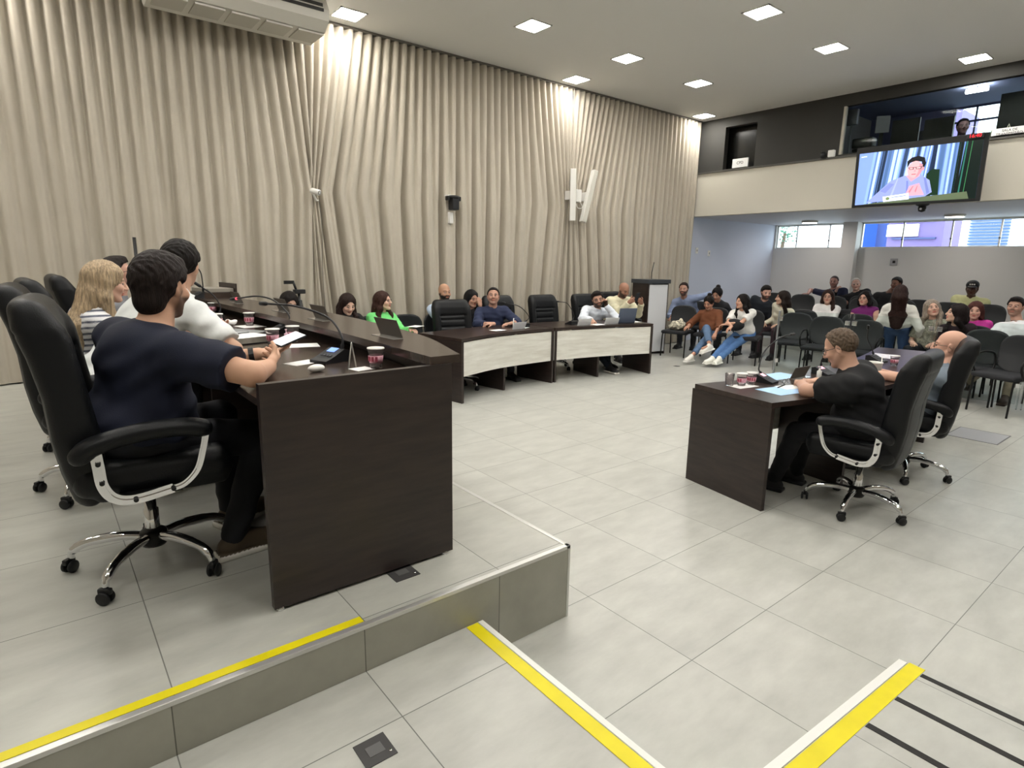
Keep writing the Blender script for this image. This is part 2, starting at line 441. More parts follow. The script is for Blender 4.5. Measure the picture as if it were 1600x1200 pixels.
def person(label, loc, yaw, head, look=(0, 0, 0), hip=(0, 0, .55), hands=None, feet=None, skin='c99678', hair=None, hairc='201814',
           top=None, bottom='20232b', shoes='1b1b1d', sole=None, fat=1., sc=1., fem=False, beard=None, glasses=None, res=.009, fineres=.0055,
           chest=None, lean=0., knees=.13, elbows=((-.5, -.3, -1), (-.5, .3, -1)), shdz=(0, 0), hipw=None, cap=None, cloth_w=.004, group=None, name='person', legs=True, hres=None, extras=None, hscale=1., knee_up=False, buns=False, watch=None, name_cat='person', shoulders=None):
    """a seated or standing figure. world: loc (floor point below the hips), yaw. local frame: +x ahead, +y left."""
    T = thing(name, label, name_cat, loc, yaw, group)
    Ri = Rz(-yaw)
    def loc_(p): return Ri@(np.asarray(p, float)-np.asarray(loc, float))
    hd = loc_(head); P = np.array(hip, float)
    tr = math.radians
    HR = Rz(tr(look[0]))@Ry(tr(-look[1]))@Rx(tr(look[2])) # look: yaw(left+), pitch(up+), roll
    hs = sc*hscale
    A = lambda x, y, z: hd+HR@(np.array([x, y, z])*hs)
    neckb = hd+HR@(np.array([-.03, 0, -.10])*hs)*.75+np.array([-.015, 0, -.085])*sc
    if shoulders is not None: neckb = loc_(shoulders)
    up = vn(neckb-P)
    fwd = vn(np.array([1., 0, 0])-up*up[0])
    side = np.cross(up, fwd)
    if chest is not None: side = vn(Rz(tr(chest))@side); fwd = np.cross(side, up)
    sw = (.155 if fem else .185)*sc*(1+.25*(fat-1))
    dep = fat
    L = np.linalg.norm(neckb-P)
    back = -fwd*.02*sc
    cc = P+up*L*.70+back
    bl = P+up*L*.32
    B = Field(k=.022)
    # torso under the clothes
    BR = np.stack([fwd, side, up], 1)
    g = .93
    B.ell(P+up*.02, [.115*dep*g*sc, .15*fat**.5*g*sc, .11*sc], BR, k=.05)
    B.ell(bl+fwd*.015*(dep-1)*4, [.105*dep*g*sc, .135*dep*g*sc, .5*L*.6], BR, k=.05)
    B.ell(cc, [.105*dep**.6*g*sc, sw*.88*g, L*.36], BR, k=.05)
    shs = []
    for i, q in enumerate((-1, 1)):
        shs.append(neckb-up*(.055+.06*(fat-1))*sc+side*q*sw-fwd*.012+np.array([0, 0, shdz[i]]))
    B.cone(shs[0]*.85+neckb*.15-up*.01, shs[1]*.85+neckb*.15-up*.01, .058*sc*g, .058*sc*g, k=.04)
    B.cone(neckb-up*.03, A(-.018, 0, -.055), .061*sc*(.82 if fem else 1)*(1+.2*(fat-1)), .055*sc*(.82 if fem else 1), k=.03)
    # head
    h_ = hs
    fw = 1+.12*max(0, fat-1.1)
    B.ell(A(-.014, 0, .03), np.array([.096, .076, .088])*h_, HR, k=.02)
    B.ell(A(.03, 0, -.035), np.array([.06, .06*fw, .078])*h_, HR, k=.03)
    for q in (-1, 1):
        B.cone(A(-.004, .056*q*fw, -.045), A(.058, .018*q, -.095), .02*h_, .019*h_, k=.02)
        B.cone(A(.079, .012*q, .022), A(.066, .045*q, .02), .011*h_, .010*h_, k=.012)
        B.ell(A(.062, .04*q, -.028), np.array([.026, .024*fw, .024])*h_, HR, k=.018)
        B.ell(A(.092, .0315*q, -.002), np.array([.016, .017, .011])*h_, HR, k=.008, op='s')
        B.ell(A(.0745, .0315*q, -.0015), np.array([.0135, .0145, .012])*h_, HR, k=.002)
        ER = HR@Rz(.35*q)
        B.ell(A(-.010, .079*q, -.008), np.array([.019, .0075, .033])*h_, ER, k=.006)
        B.ell(A(-.006, .088*q, -.005), np.array([.010, .005, .018])*h_, ER, k=.005, op='s')
    B.cone(A(.086, 0, .012), A(.108, 0, -.028), .0085*h_, .0125*h_, k=.012)
    for q in (-1, 1): B.ell(A(.096, .0115*q, -.031), np.array([.0115, .0085, .0075])*h_, HR, k=.006)
    B.ell(A(.088, 0, -.056), np.array([.0105, .024, .0068])*h_, HR, k=.006)
    B.ell(A(.086, 0, -.068), np.array([.0105, .021, .0072])*h_, HR, k=.006)
    B.ell(A(.099, 0, -.062), np.array([.008, .02, .0017])*h_, HR, k=.003, op='s')
    B.ell(A(.070, 0, -.101), np.array([.022, .024, .018])*h_, HR, k=.016)
    # arms and hands
    TOP = Field(k=.03); top = top or {}
    tl = top.get('t', .012)
    fine = []
    fine_h = [A(0, 0, -.005)-.165*hs, A(0, 0, -.005)+.165*hs]
    fine.append((fine_h[0], fine_h[1], hres or fineres))
    ua, fa = .285*sc, .255*sc
    am = (.85 if fem else 1.)*(.6+.4*fat)*sc
    wr = []
    hands = hands or [dict(p=None), dict(p=None)]
    for i, q in enumerate((-1, 1)):
        S = shs[i]; H = hands[i]
        if H.get('p') is None:
            W = P+np.array([.33, q*.13, .10])*sc; Hd = np.array([1, -q*.4, -.15]); Hn = np.array([0, 0, -1.])
        else:
            W = loc_(H['p']); Hd = Ri@np.asarray(H.get('d', (1, 0, 0)), float); Hn = Ri@np.asarray(H.get('n', (0, 0, -1)), float)
        hint = np.array([elbows[i][0], elbows[i][1], elbows[i][2]], float)
        E, W = ik(S, W, ua, fa, hint)
        B.cone(S, E, .05*am, .039*am, k=.03); B.cone(E, W, .041*am, .026*am, k=.012)
        f = vn(Hd); n = vn(Hn-f*(Hn@f)); t = np.cross(f, n)*(-q)   # t: thumb side
        if H.get('flip'): t = -t
        s_ = sc*(.9 if fem else 1.); R3 = np.stack([f, t, n], 1); c = H.get('curl', .35)
        Lp = lambda a, b, d: W+(f*a+t*b+n*d)*s_
        B.box(Lp(.05, 0, 0), np.array([.045, .038, .0135])*s_, R3, rd=.012*s_, k=.012)
        B.cone(W, Lp(.03, 0, 0), .026*am, .022*s_, k=.015, flat=(n, .75))
        B.cone(Lp(.02, .022, .006), Lp(.055, .036, .012), .015*s_, .011*s_, k=.01)
        for j, (b, ln, r) in enumerate(((.030, .072, .0088), (.0105, .081, .0092), (-.010, .075, .0086), (-.029, .059, .0076))):
            p = Lp(.088-abs(b-.0)*.15, b, 0); ang = c*(.7+.1*j); 
            for sgl, rr in ((.45, 1.), (.31, .92), (.24, .82)):
                dvec = f*math.cos(ang)+n*math.sin(ang); p2 = p+dvec*ln*sgl*s_
                B.cone(p, p2, r*rr*s_, r*rr*.92*s_, k=.0025); p = p2; ang += c
        tc_ = H.get('thumb', .35)
        p = Lp(.05, .036, .010); d1 = vn(f*.8+t*.62+n*tc_); p2 = p+d1*.034*s_; d2 = vn(f*.95+t*.2+n*(tc_+c*.6)); p3 = p2+d2*.03*s_
        B.cone(p, p2, .0112*s_, .0095*s_, k=.005); B.cone(p2, p3, .0095*s_, .0075*s_, k=.003)
        ctr = Lp(.08, 0, .01)
        fine.append((ctr-.105*s_, ctr+.105*s_, fineres*.75))
        wr.append((S, E, W, f, n, t))
        sl = top.get('sleeve', 'short')
        puff = top.get('puff', 1.)
        if sl == 'short':
            TOP.cone(S, E, .062*am*puff+tl*.3, (.05*am*puff+tl*.8), k=.035, cut=(-1, top.get('sl', .78)))
        elif sl == 'long':
            TOP.cone(S, E, .058*am*puff+tl*.3, (.047*am*puff+tl*.7), k=.035); TOP.cone(E, W, .048*am*puff+tl*.7, .031*am*puff+tl*.6, k=.012, cut=(-1, top.get('cuff', .97)))
        elif sl == '34':
            TOP.cone(S, E, .058*am*puff+tl*.3, (.047*am*puff+tl*.7), k=.035); TOP.cone(E, W, .050*am*puff+tl*.7, .042*am*puff+tl*.7, k=.012, cut=(-1, .42))
    # legs
    BOT = Field(k=.03)
    hw = hipw or .085*sc
    th, shn = .43*sc, .42*sc
    feet = feet or [dict(p=None), dict(p=None)]
    shoe_f = []
    lm = (.75+.25*fat)*sc
    for i, q in enumerate((-1, 1)):
        J = P+np.array([0, q*hw, -.01]); Ft = feet[i]
        if Ft.get('p') is None: K = J+np.array([.42, q*knees*.35, .0])*sc; An = np.array([K[0]+.0, K[1], .085*sc]); fd = np.array([1., q*.15, 0])
        else:
            An = loc_(Ft['p'])+np.array([0, 0, .085*sc]); fd = Ri@np.asarray(Ft.get('d', (1, 0, 0)), float)
        kh = np.array(Ft.get('k', (1, q*knees, .8)), float)
        K, An = ik(J, An, th, shn, kh)
        B.cone(J, K, .072*lm, .05*lm, k=.03); B.cone(K, An, .047*lm, .032*sc, k=.015)
        fd = vn(fd); sd = np.array([-fd[1], fd[0], 0]); sd = vn(sd)
        B.cone(An, An+fd*.14*sc-np.array([0, 0, .045])*sc, .032*sc, .026*sc, k=.02)
        if bottom:
            BOT.cone(J, K, .088*lm, .064*lm, k=.04); BOT.cone(K, An, .064*lm, .050*sc, k=.012, cut=(-1, Ft.get('hem', 1.07)))
        sf = Field(k=.015)
        ft = vn(fd+np.array([0, 0, Ft.get('tilt', 0)])); fu = np.cross(ft, sd); fu = fu if fu[2] > 0 else -fu
        a0 = An-fu*.045*sc
        SR = np.stack([ft, sd, fu], 1)
        sf.ell(a0+ft*.13*sc, np.array([.085, .046, .035])*sc, SR, k=.03); sf.ell(a0-ft*.01*sc+fu*.005, np.array([.06, .038, .045])*sc, SR, k=.03)
        sf.cone(a0+fu*.03*sc, a0+fu*.055*sc+ft*.01, .04*sc, .036*sc, k=.02); sf.cone(a0+fu*.035*sc+ft*.01, a0+ft*.14*sc-fu*.002, .043*sc, .036*sc, k=.02); sf.box(a0+ft*.07*sc-fu*.028*sc, np.array([.145, .047, .015])*sc, SR, rd=.012, k=.003)
        shoe_f.append((sf, a0, fu))
    if bottom:
        BOT.ell(P+up*.0, [.128*dep*sc, .165*fat**.5*sc, .12*sc], BR, k=.05)
        BOT.post.append(wrinkle(cloth_w, 48, 1.3))
    # top garment
    if top:
        TOP.ell(P+up*.05, [(.128*dep+tl)*sc, (.16*fat**.5+tl)*sc, .115*sc], BR, k=.06)
        TOP.ell(bl+fwd*.015*(dep-1)*4, [(.108*dep+tl)*sc, (.14*dep+tl)*sc, .5*L*.62], BR, k=.06)
        TOP.ell(cc, [.107*dep**.6*sc+tl, sw*.9+tl, L*.37], BR, k=.06)
        if fem:
            for q in (-1, 1): TOP.ell(cc+fwd*.085*sc+side*q*.068*sc-up*.03, np.array([.055, .06, .06])*sc, BR, k=.03)
        TOP.cone(shs[0]*.88+neckb*.12-up*.008, shs[1]*.88+neckb*.12-up*.008, .06*sc+tl*.4, .06*sc+tl*.4, k=.045)
        TOP.cone(neckb-up*.05, neckb+up*.005, .085*sc, .064*sc+tl*.2, k=.03, cut=(-2, 1.0))
        if top.get('collar'):
            TOP.cone(neckb-up*.012-fwd*.0, neckb+up*.026-fwd*.006+side*0, .068*sc, .064*sc, k=.006, cut=(-1, 1.0))
        if top.get('turtle'):
            TOP.cone(neckb-up*.012, neckb+up*.05, .066*sc, .060*sc, k=.01, cut=(-1, 1.0))
        nd = top.get('vneck', .02 if not top.get('turtle') else 0)
        if nd: TOP.cone(neckb+fwd*.075*sc+up*.035, neckb+fwd*.125*sc-up*nd, .034*sc, .016*sc, k=.008, op='s')
        TOP.post.append(wrinkle(top.get('w', cloth_w), top.get('fr', 52), top.get('seed', 0.)))
    # colours of the skin mesh
    sk = np.array(lin(skin)); sk = sk*.86+sk.mean()*.14; bd = None if not beard else np.array(lin(beard[0])); bstr = beard[1] if beard else 0
    brow = np.array(lin(hairc))*.9
    lipc = sk*np.array([.86, .55, .55]) if not fem else sk*np.array([.85, .42, .45])
    def skin_col(V):
        q = ((V-hd)@HR)/hs; x, y, z = q[:, 0], q[:, 1], q[:, 2]; ay = np.abs(y)
        C = np.tile(sk, (len(V), 1))
        inh = (np.abs(q) < .16).all(1)
        def blend(w, c):
            w = (np.clip(w, 0, 1)*inh)[:, None]; C[:] = C*(1-w)+np.asarray(c)*w
        blend(.25*np.exp(-((x-.07)**2+(ay-.045)**2+(z+.03)**2)/.0006), sk*np.array([1.1, .75, .7]))
        if bd is not None:
            jaw = np.clip((-.030-z)/.012, 0, 1)*np.clip((x+.012)/.02, 0, 1)*np.clip((z+.135)/.02, 0, 1)
            side_b = np.clip((-.0-z)/.02, 0, 1)*np.exp(-((x-.008)/.02)**2)*np.clip((ay-.045)/.01, 0, 1)
            cheek = np.clip(1-((x-.085)**2+(ay-.045)**2*.7+(z+.03)**2)/.0007, 0, 1)
            w = np.clip(np.maximum(jaw, side_b)-cheek*.8, 0, 1)*bstr
            lipz = ((x > .078) & (ay < .022) & (z > -.074) & (z < -.052))
            blend(w*(~lipz), bd)
            blend(((x > .082) & (ay < .03) & (z > -.053) & (z < -.040))*bstr*.9, bd)
        blend(((x > .08) & (ay < .0225-.25*np.abs(z+.062)) & (z > -.0745) & (z < -.0505))*.85, lipc)
        ex = ((ay-.0315)/.0135)**2+((z+.0015)/.0068)**2
        blend(((x > .066) & (ex < 1.35))*1., np.array([.03, .02, .02]))
        blend(((x > .066) & (ex < .7))*1., np.array([.40, .36, .34]))
        ir = (ay-.0315)**2+(z+.0015)**2
        blend(((x > .07) & (ir < .0066**2))*1., np.array([.03, .018, .012]))
        bz = .0185+.004*np.cos((ay-.034)/.02*1.5)
        blend(((x > .055) & (ay > .014) & (ay < .053) & (np.abs(z-bz) < .0052))*.9, brow)
        return C
    B_o = field_mesh('body', B, res, SKIN_MAT, T, fine=fine, color=skin_col)
    if top:
        m = top['m']
        field_mesh(top.get('name', 'shirt'), TOP, res, m, T, color=top.get('color'))
    if bottom:
        field_mesh('trousers', BOT, res, mat('cloth_'+bottom, bottom, rough=.85, bump=.1, bscale=220, var=.12, vscale=14), T)
    if shoes:
        for sf, a0, fu in shoe_f:
            so = np.array(lin(sole or shoes)); sh = np.array(lin(shoes))
            field_mesh('shoe', sf, .0055 if fineres < .005 else .008, mat('shoe_paint', 'ffffff', rough=.55, attr='Col'), T, color=lambda V, a0=a0, fu=fu: np.where((((V-a0)@fu) < -.0155*sc)[:, None], so, sh))
    # hair
    if hair:
        Hf = Field(k=.02); kind = hair[0]
        infl = hair[1] if len(hair) > 1 else .012
        if kind in HL:
            hairline(Hf, hd, HR, hs, HL[kind][0], HL[kind][1], infl)
            if kind in ('full', 'nape'): Hf.ell(A(.035, .0, .098), np.array([.055, .055, .022])*hs, HR, k=.025)
            if kind == 'nape': Hf.ell(A(-.062, 0, -.055), np.array([.048, .062, .062])*hs, HR, k=.03)
            for q in (-1, 1): Hf.ell(A(-.002, .096*q, -.012), np.array([.026, .024, .040])*hs, HR, k=.006, op='s')
        elif kind in ('long', 'bob', 'tied'):
            Hf.ell(A(-.018, 0, .028), np.array([.102, .086, .096])*hs+infl*.5, HR, k=.02)
            Lh = hair[2] if len(hair) > 2 else .30
            wz = np.array([0, 0, -1.])
            if kind != 'tied':
                bk = neckb-fwd*.105*sc
                Hf.cone(A(-.045, 0, .0), A(-.06, 0, -.08), .082*hs, .075*hs, k=.04)
                Hf.cone(A(-.06, 0, -.08), bk+wz*Lh*.35-fwd*.015, .072*hs, .06*hs, k=.04, flat=(side, 1.5))
                if Lh > .2: Hf.cone(bk+wz*Lh*.35-fwd*.015, bk+wz*Lh*.9-fwd*.035, .06*hs, .035*hs, k=.03, flat=(side, 2.1))
                for q in (-1, 1):
                    a = A(.0, .078*q, .0); b = A(-.005, .088*q, -.10); c = neckb+side*q*.10*sc+fwd*.055*sc-up*.03
                    Hf.cone(A(.02, .06*q, .06), a, .022*hs, .024*hs, k=.02); Hf.cone(a, b, .024*hs, .030*hs, k=.02)
                    fr_ = hair[3] if len(hair) > 3 else (1, 1)
                    if fr_[0 if q < 0 else 1]:
                        Hf.cone(b, c, .032*hs, .032*hs, k=.03); Hf.cone(c, c-up*Lh*.55+fwd*.035*sc-side*q*.02, .032*hs, .016*hs, k=.02)
            Hf.ell(A(.105, 0, -.036), np.array([.077, .063, .106])*hs, HR, k=.010, op='s')
            Hf.ell(A(.02, 0, -.12), np.array([.075, .05, .06])*hs, HR, k=.02, op='s')
            if buns: Hf.ell(A(-.07, 0, .125), np.array([.04, .04, .035])*hs, HR, k=.012)
        def strands(Pp, D):
            q = (Pp-hd)@HR
            ang = np.arctan2(q[:, 1], q[:, 0]+.01)
            return D+.0028*np.sin(34*ang+7*q[:, 2]+1.5*np.sin(9*q[:, 2]))+.0012*np.sin(85*ang)
        if kind in ('long', 'bob', 'tied'): Hf.post.append(strands)
        hm = hair[4] if len(hair) > 4 else mat('hair_'+hairc, hairc, rough=.55, bump=.5, bscale=60, var=.35, vscale=30, stretch=(3, 3, .35), spec=.18)
        field_mesh('hair', Hf, hres or .0065, hm, T)
    if cap:
        Cf = Field(k=.01)
        Cf.ell(A(-.012, 0, .05), np.array([.108, .09, .082])*hs, HR); Cf.box(A(0, 0, -.04), np.array([.15, .15, .07])*hs, HR, op='s', k=.004)
        Cf.ell(A(.125, 0, .035), np.array([.065, .07, .008])*hs, HR@Ry(.15), k=.006)
        field_mesh('cap', Cf, .007, mat('cap_'+cap, cap, rough=.7), T)
        mb = MB(); 
        for yy in (-.028, 0, .028):
            c = A(.099, yy, .07); mb.box((-.004, -.011, -.012), (.004, .011, .012), .003, Matrix.Translation(Vector(c))@Matrix(HR.tolist()).to_4x4())
        mb.build('cap_badge', mat('badge_white', 'e8e6e0'), T)
    if glasses:
        mb = MB(); r = .0016*hs
        def GP(x, y, z): return Vector(A(x, y, z))
        for q in (-1, 1):
            pts = [GP(.093-abs(a)*.0, q*(.032+.024*math.copysign(abs(math.cos(a))**.7, math.cos(a))), .0+.0165*math.copysign(abs(math.sin(a))**.7, math.sin(a))) for a in np.linspace(0, 2*PI, 22)[:-1]]
            mb.tube(pts, r*1.3, 6, closed=True)
            mb.tube([GP(.093, q*.056, .006), GP(.085, q*.074, .008), GP(.0, q*.083, .006), GP(-.02, q*.083, -.012)], r*1.35, 6)
        mb.tube([GP(.094, -.008, .004), GP(.097, 0, .006), GP(.094, .008, .004)], r, 6)
        mb.build('glasses', mat('glasses_'+glasses, glasses, rough=.3), T)
    if watch is not None:
        S, E, W, f, n, t = wr[watch[0]]; ax = vn(W-E); c = W-ax*.03
        w1 = vn(np.cross(ax, n)); w2 = np.cross(ax, w1); R_ = .031*am
        mb = MB(); mb.tube([Vector(c+(w1*math.cos(a)+w2*math.sin(a))*R_) for a in np.linspace(0, 2*PI, 21)[:-1]], 0, closed=True, flat=(.022, .004, tuple(ax)))
        mb.build('wristwatch', mat('watch_'+watch[1], watch[1], rough=.35), T)
    T['_a'] = 0; del T['_a']
    return T, dict(A=A, HR=HR, neck=neckb, sh=shs, wr=wr)

# ------------------------------------------------------------------ room
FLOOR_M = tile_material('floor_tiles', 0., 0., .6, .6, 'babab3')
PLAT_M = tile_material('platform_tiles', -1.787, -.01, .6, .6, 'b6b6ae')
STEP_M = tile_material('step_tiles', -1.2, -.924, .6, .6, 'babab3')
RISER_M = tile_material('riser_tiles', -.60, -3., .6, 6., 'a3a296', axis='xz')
CEIL_M = mat('ceiling_paint', 'e2e1dd', rough=.9)
WHITE_M = mat('wall_paint', 'd6d6d4', rough=.85, bump=.05, bscale=30)
BEIGE_M = mat('balcony_paint', 'cdc8bb', rough=.8)
DARK_M = mat('dark_wall_paint', '3a3936', rough=.8, var=.06, vscale=2)
ALU_M = mat('aluminium', 'cfcfcb', rough=.35, metal=.7)
CHROME = mat('chrome', 'e6e6e8', rough=.08, metal=1.)
BLACKP = mat('black_plastic', '17181a', rough=.45)
BLACKM = mat('black_steel', '141414', rough=.4, metal=.2)
GLASS = mat('clear_glass', 'e8f0ee', rough=.02, trans=1., ior=1.1, spec=.5)
WHITEP = mat('white_plastic', 'e6e5e0', rough=.4)
PAPER = mat('paper', 'f2f2f0', rough=.8)
YELLOW = mat('yellow_tape', 'e3d409', rough=.45, var=.06, vscale=8)
BLACKT = mat('black_tape', '2a2928', rough=.8, bump=.3, bscale=400)

def wallbox(name, lo, hi, m, bev=0.):
    o = MB().box(lo, hi, bev).build(name, m); return struct(o)
X0, X1, Y0, Y1, H = -5.0, 12.2, -6.0, 5.2, 4.38
wallbox('floor', (X0, Y0, -.1), (X1, Y1, 0), FLOOR_M)
wallbox('wall_left', (X0-.2, Y1, -.1), (11.05, Y1+.2, H), WHITE_M)
wallbox('wall_left_low', (11.05, Y1, -.1), (X1+.2, Y1+.2, 2.7), WHITE_M)
wallbox('wall_upper', (11.0, 2.8, 2.68), (11.05, Y1, H), WHITE_M)
wallbox('wall_right', (X0-.2, Y0-.2, -.1), (11.05, Y0, H+.1), mat('wall_taupe_low_fill', '9a9488', rough=.85))  # unseen wall, colour darkened to cut the fill light
wallbox('wall_right_low', (11.05, Y0-.2, -.1), (X1+.2, Y0, 2.7), WHITE_M)
wallbox('wall_near', (X0-.2, Y0, -.1), (X0, Y1, H), mat('wall_taupe_low_fill', '9a9488', rough=.85))  # also out of view, same darker tone to lower the bounce light
wallbox('ceiling', (X0-.2, Y0, H), (11.05, Y1+.2, H+.12), CEIL_M)
# platform, intermediate step and access ramp
pl = MB(); pl.box((X0, -.648, 0), (-.2, Y1, .357)); struct(pl.build('trim_1', PLAT_M))
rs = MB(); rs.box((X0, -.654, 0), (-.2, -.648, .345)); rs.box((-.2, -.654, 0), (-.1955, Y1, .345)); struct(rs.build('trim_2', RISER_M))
ed = MB(); ed.box((X0, -.656, .343), (-.194, -.632, .3595), .002); ed.box((-.216, -.656, .343), (-.194, Y1-.12, .3595), .002); ed.box((-.206, -.656, 0), (-.1935, -.644, .345)); struct(ed.build('trim_3', ALU_M))
st = MB(); st.box((X0, Y0, 0), (-.70, -.655, .176)); struct(st.build('trim_4', STEP_M))
se = MB(); se.box((-.712, Y0, .0), (-.688, -.657, .179), .002); struct(se.build('trim_5', mat('white_edge', 'e9e9e4', rough=.4)))
rp = MB()
rx0, rx1, ry = -.688, .72, -1.765
rp.add([(rx0, Y0, 0), (rx1, Y0, 0), (rx0, Y0, .178), (rx0, ry, 0), (rx1, ry, 0), (rx0, ry, .178)], [(0, 1, 2), (3, 5, 4), (2, 1, 4, 5), (0, 2, 5, 3), (0, 3, 4, 1)])
struct(rp.build('trim_6', tile_material('ramp_tiles', 0., 0., .6, .6, 'babab3')))
slope = .178/(rx1-rx0)
def rz_(x): return max(0, (rx1-x)*slope)
def ramp_strip(name, x0, x1, y0, y1, m, label, cat, group=None, t=.002, top=0.):
    vs = [(x, y, rz_(x)+d) for d in (0.0002+top, t+top) for x, y in ((x0, y0), (x1, y0), (x1, y1), (x0, y1))]
    o = MB().add(vs, [(3, 2, 1, 0), (4, 5, 6, 7), (0, 1, 5, 4), (1, 2, 6, 5), (2, 3, 7, 6), (3, 0, 4, 7)]).build(name, m)
    return tag(o, label, cat, group)
o = ramp_strip('edge_strip', -.68, .70, ry-.0, ry+.03, mat('white_edge', 'e9e9e4'), 'thin white edging strip along the left side of the ramp', 'strip', t=.004)
ramp_strip('yellow_tape', -.68, .715, ry-.062, ry-.004, YELLOW, 'yellow tape along the edge of the ramp at bottom right', 'tape')
for x, lb in ((.655, 'black anti-slip strip on the ramp farthest from the yellow platform tape'), (.375, 'middle one of the three black anti-slip strips on the ramp'), (.10, 'black anti-slip strip on the ramp nearest the bottom edge of the photo')):
    ramp_strip('anti_slip_strip', x-.018, x+.014, -3.1, -1.83, BLACKT, lb, 'strip', 'black anti-slip strips across the ramp')
tag(MB().box((-.770, -1.76, .1765), (-.716, -.66, .1785)).build('yellow_tape', YELLOW), 'yellow tape along the aluminium edge of the lower step', 'tape')
tag(MB().box((-4.9, -.628, .3572), (-1.19, -.592, .3590)).build('yellow_tape', YELLOW), 'long yellow tape along the raised platform edge at lower left', 'tape')

# curtains ---------------------------------------------------------------
CURT = mat('curtain_cloth', 'b9b1a2', rough=.9, bump=.25, bscale=600, var=.04, vscale=3, sheen=.1)
def curtain(name, s0, s1, gathers, seed, label, z0f, slack=0.):
    rnd = random.Random(seed)
    ztop = H-.03
    # fold positions: irregular pleats
    ph = [rnd.uniform(0, 6.28) for _ in range(8)]
    ns = int((s1-s0)/.0085); nz = 46
    def fn(u, v):
        s = s0+(s1-s0)*u; zb = z0f(s); z = zb+(ztop-zb)*(v**.9)
        x = s; amp = .030; tight = 0.
        for g, gz, wdt, a in gathers:
            up = max(0., (z-gz)/(ztop-gz)); dn = max(0., (gz-z)/gz)
            b = (1-up)**1.15 if z > gz else (1-dn*.75)
            e = math.exp(-((s-g)/wdt)**2)
            x -= (s-g)*a*b*e; tight = max(tight, a*b*math.exp(-((x-g)/(wdt*.35))**2))
        hgt = (z-zb)/(ztop-zb)
        # even header pleats at the top merge in twos and threes into deeper, broader folds below
        th = 2*PI*s/.125+.9*math.sin(1.7*s+ph[0])+.5*math.sin(4.3*s+ph[7])
        w = max(0., min(1., (hgt-.30)/.65)); w = w*w*(3-2*w)
        loc_a = .5+.5*math.sin(1.1*s+ph[1]); loc_b = .5+.5*math.sin(1.9*s+ph[2])
        p = (.50+.50*w)*math.sin(th)+(1-w)*((.45+.5*loc_a)*math.sin(th/2+ph[3])+(.15+.45*loc_b)*math.sin(th/3+ph[4]))
        p = max(-1.35, min(1.35, p))/1.35
        q = (.5+.5*p); q = 1-(1-q)**2.7
        m = .62+.38*math.sin(.83*s+ph[5]+.5*math.sin(2.1*s+ph[6])); m = 1-(1-m)*(1-w)*.6
        y = 5.125-(.125+.04*(1-w))*q*m-.004*math.sin(th*2+1)*(1-w)
        return (x, y, z)
    o = MB().grid(fn, ns, nz).build(name, CURT)
    return tag(o, label, 'curtain', 'floor-length beige curtains')
curtain('curtain', -4.95, .80, [(.86, 2.42, .5, .80)], 3, 'left beige pleated curtain behind the people on the platform', lambda s: .372 if s < -.2 else .012)
curtain('curtain', .82, 5.15, [(.78, 2.42, .95, .86), (5.18, 2.5, .8, .82)], 5, 'middle beige pleated curtain between the small white camera and the slim white speakers', lambda s: .012)
curtain('curtain', 5.17, 8.70, [(5.14, 2.5, 1.1, .8)], 9, 'right beige pleated curtain reaching the balcony corner', lambda s: .012)
struct(MB().box((X0, 5.00, H-.028), (8.72, 5.13, H-.002)).build('trim_7', mat('curtain_rail', '6f6b62', rough=.5)))
struct(MB().box((X0, 5.14, .357), (-.2, 5.19, .38)).build('baseboard_left', WHITE_M))

# recessed square ceiling lights ---------------------------------------
LAMP = mat('lamp_diffuser', 'fffbf4', emit=LAMP_POWER)
def ceiling_light(x, y, z, label, s=.15, group='square recessed ceiling lights'):
    t = thing('ceiling_light', label, 'ceiling light', (x, y, z), 0, group)
    f = MB()
    for a in range(4):
        M = Matrix.Rotation(a*PI/2, 4, 'Z'); f.box((-s-.014, s-.004, -.010), (s+.014, s+.014, -.0005), 0, M)
    f.build('frame', mat('lamp_frame', 'e9e7e2', rough=.5), t)
    MB().box((-s, -s, -.007), (s, s, -.001)).build('diffuser', LAMP, t)
    return t
names = {(1.225, 4.668): 'square ceiling light beside the air conditioner', (3.046, 3.53): 'square ceiling light at top centre, left of the two in front of the curtain', (4.927, 4.70): 'square ceiling light close above the middle of the curtain rail',
 (4.77, 3.55): 'square ceiling light in the middle of the row of lit squares, over the curved desks', (6.478, 3.58): 'square ceiling light nearest the smaller one in the curtain corner', (8.339, 4.72): 'square ceiling light in the far corner where the curtain meets the balcony wall',
 (4.722, 1.554): 'largest square ceiling light at the top edge of the photo, right of centre', (6.426, 1.557): 'square ceiling light over the witness desks, second from the dark balcony wall', (8.234, .48): 'square ceiling light at upper right beside the dark studio wall'}
for (x, y), lb in names.items(): ceiling_light(x, y, H, lb)
for x, y in ((3.046, 1.55), (1.25, 1.55), (1.25, 3.0), (-.55, 4.7), (-2.3, 4.7), (-4., 4.7), (-.55, 3.2), (-2.3, 3.0), (-2.3, 1.2), (-.55, 1.2), (-.6, -.6), (1.25, -.6), (3.05, -.6), (4.75, -.9), (-2.4, -1.5), (-.6, -2.6), (1.25, -2.6), (3.05, -2.6), (4.75, -2.8), (6.45, -1.2), (6.45, -3.2), (-4., 2.), (-4., -2.), (8.25, -2.)):
    ceiling_light(x, y, H, 'square ceiling light lying beyond the top edge of the picture', group='square ceiling lights outside the picture')

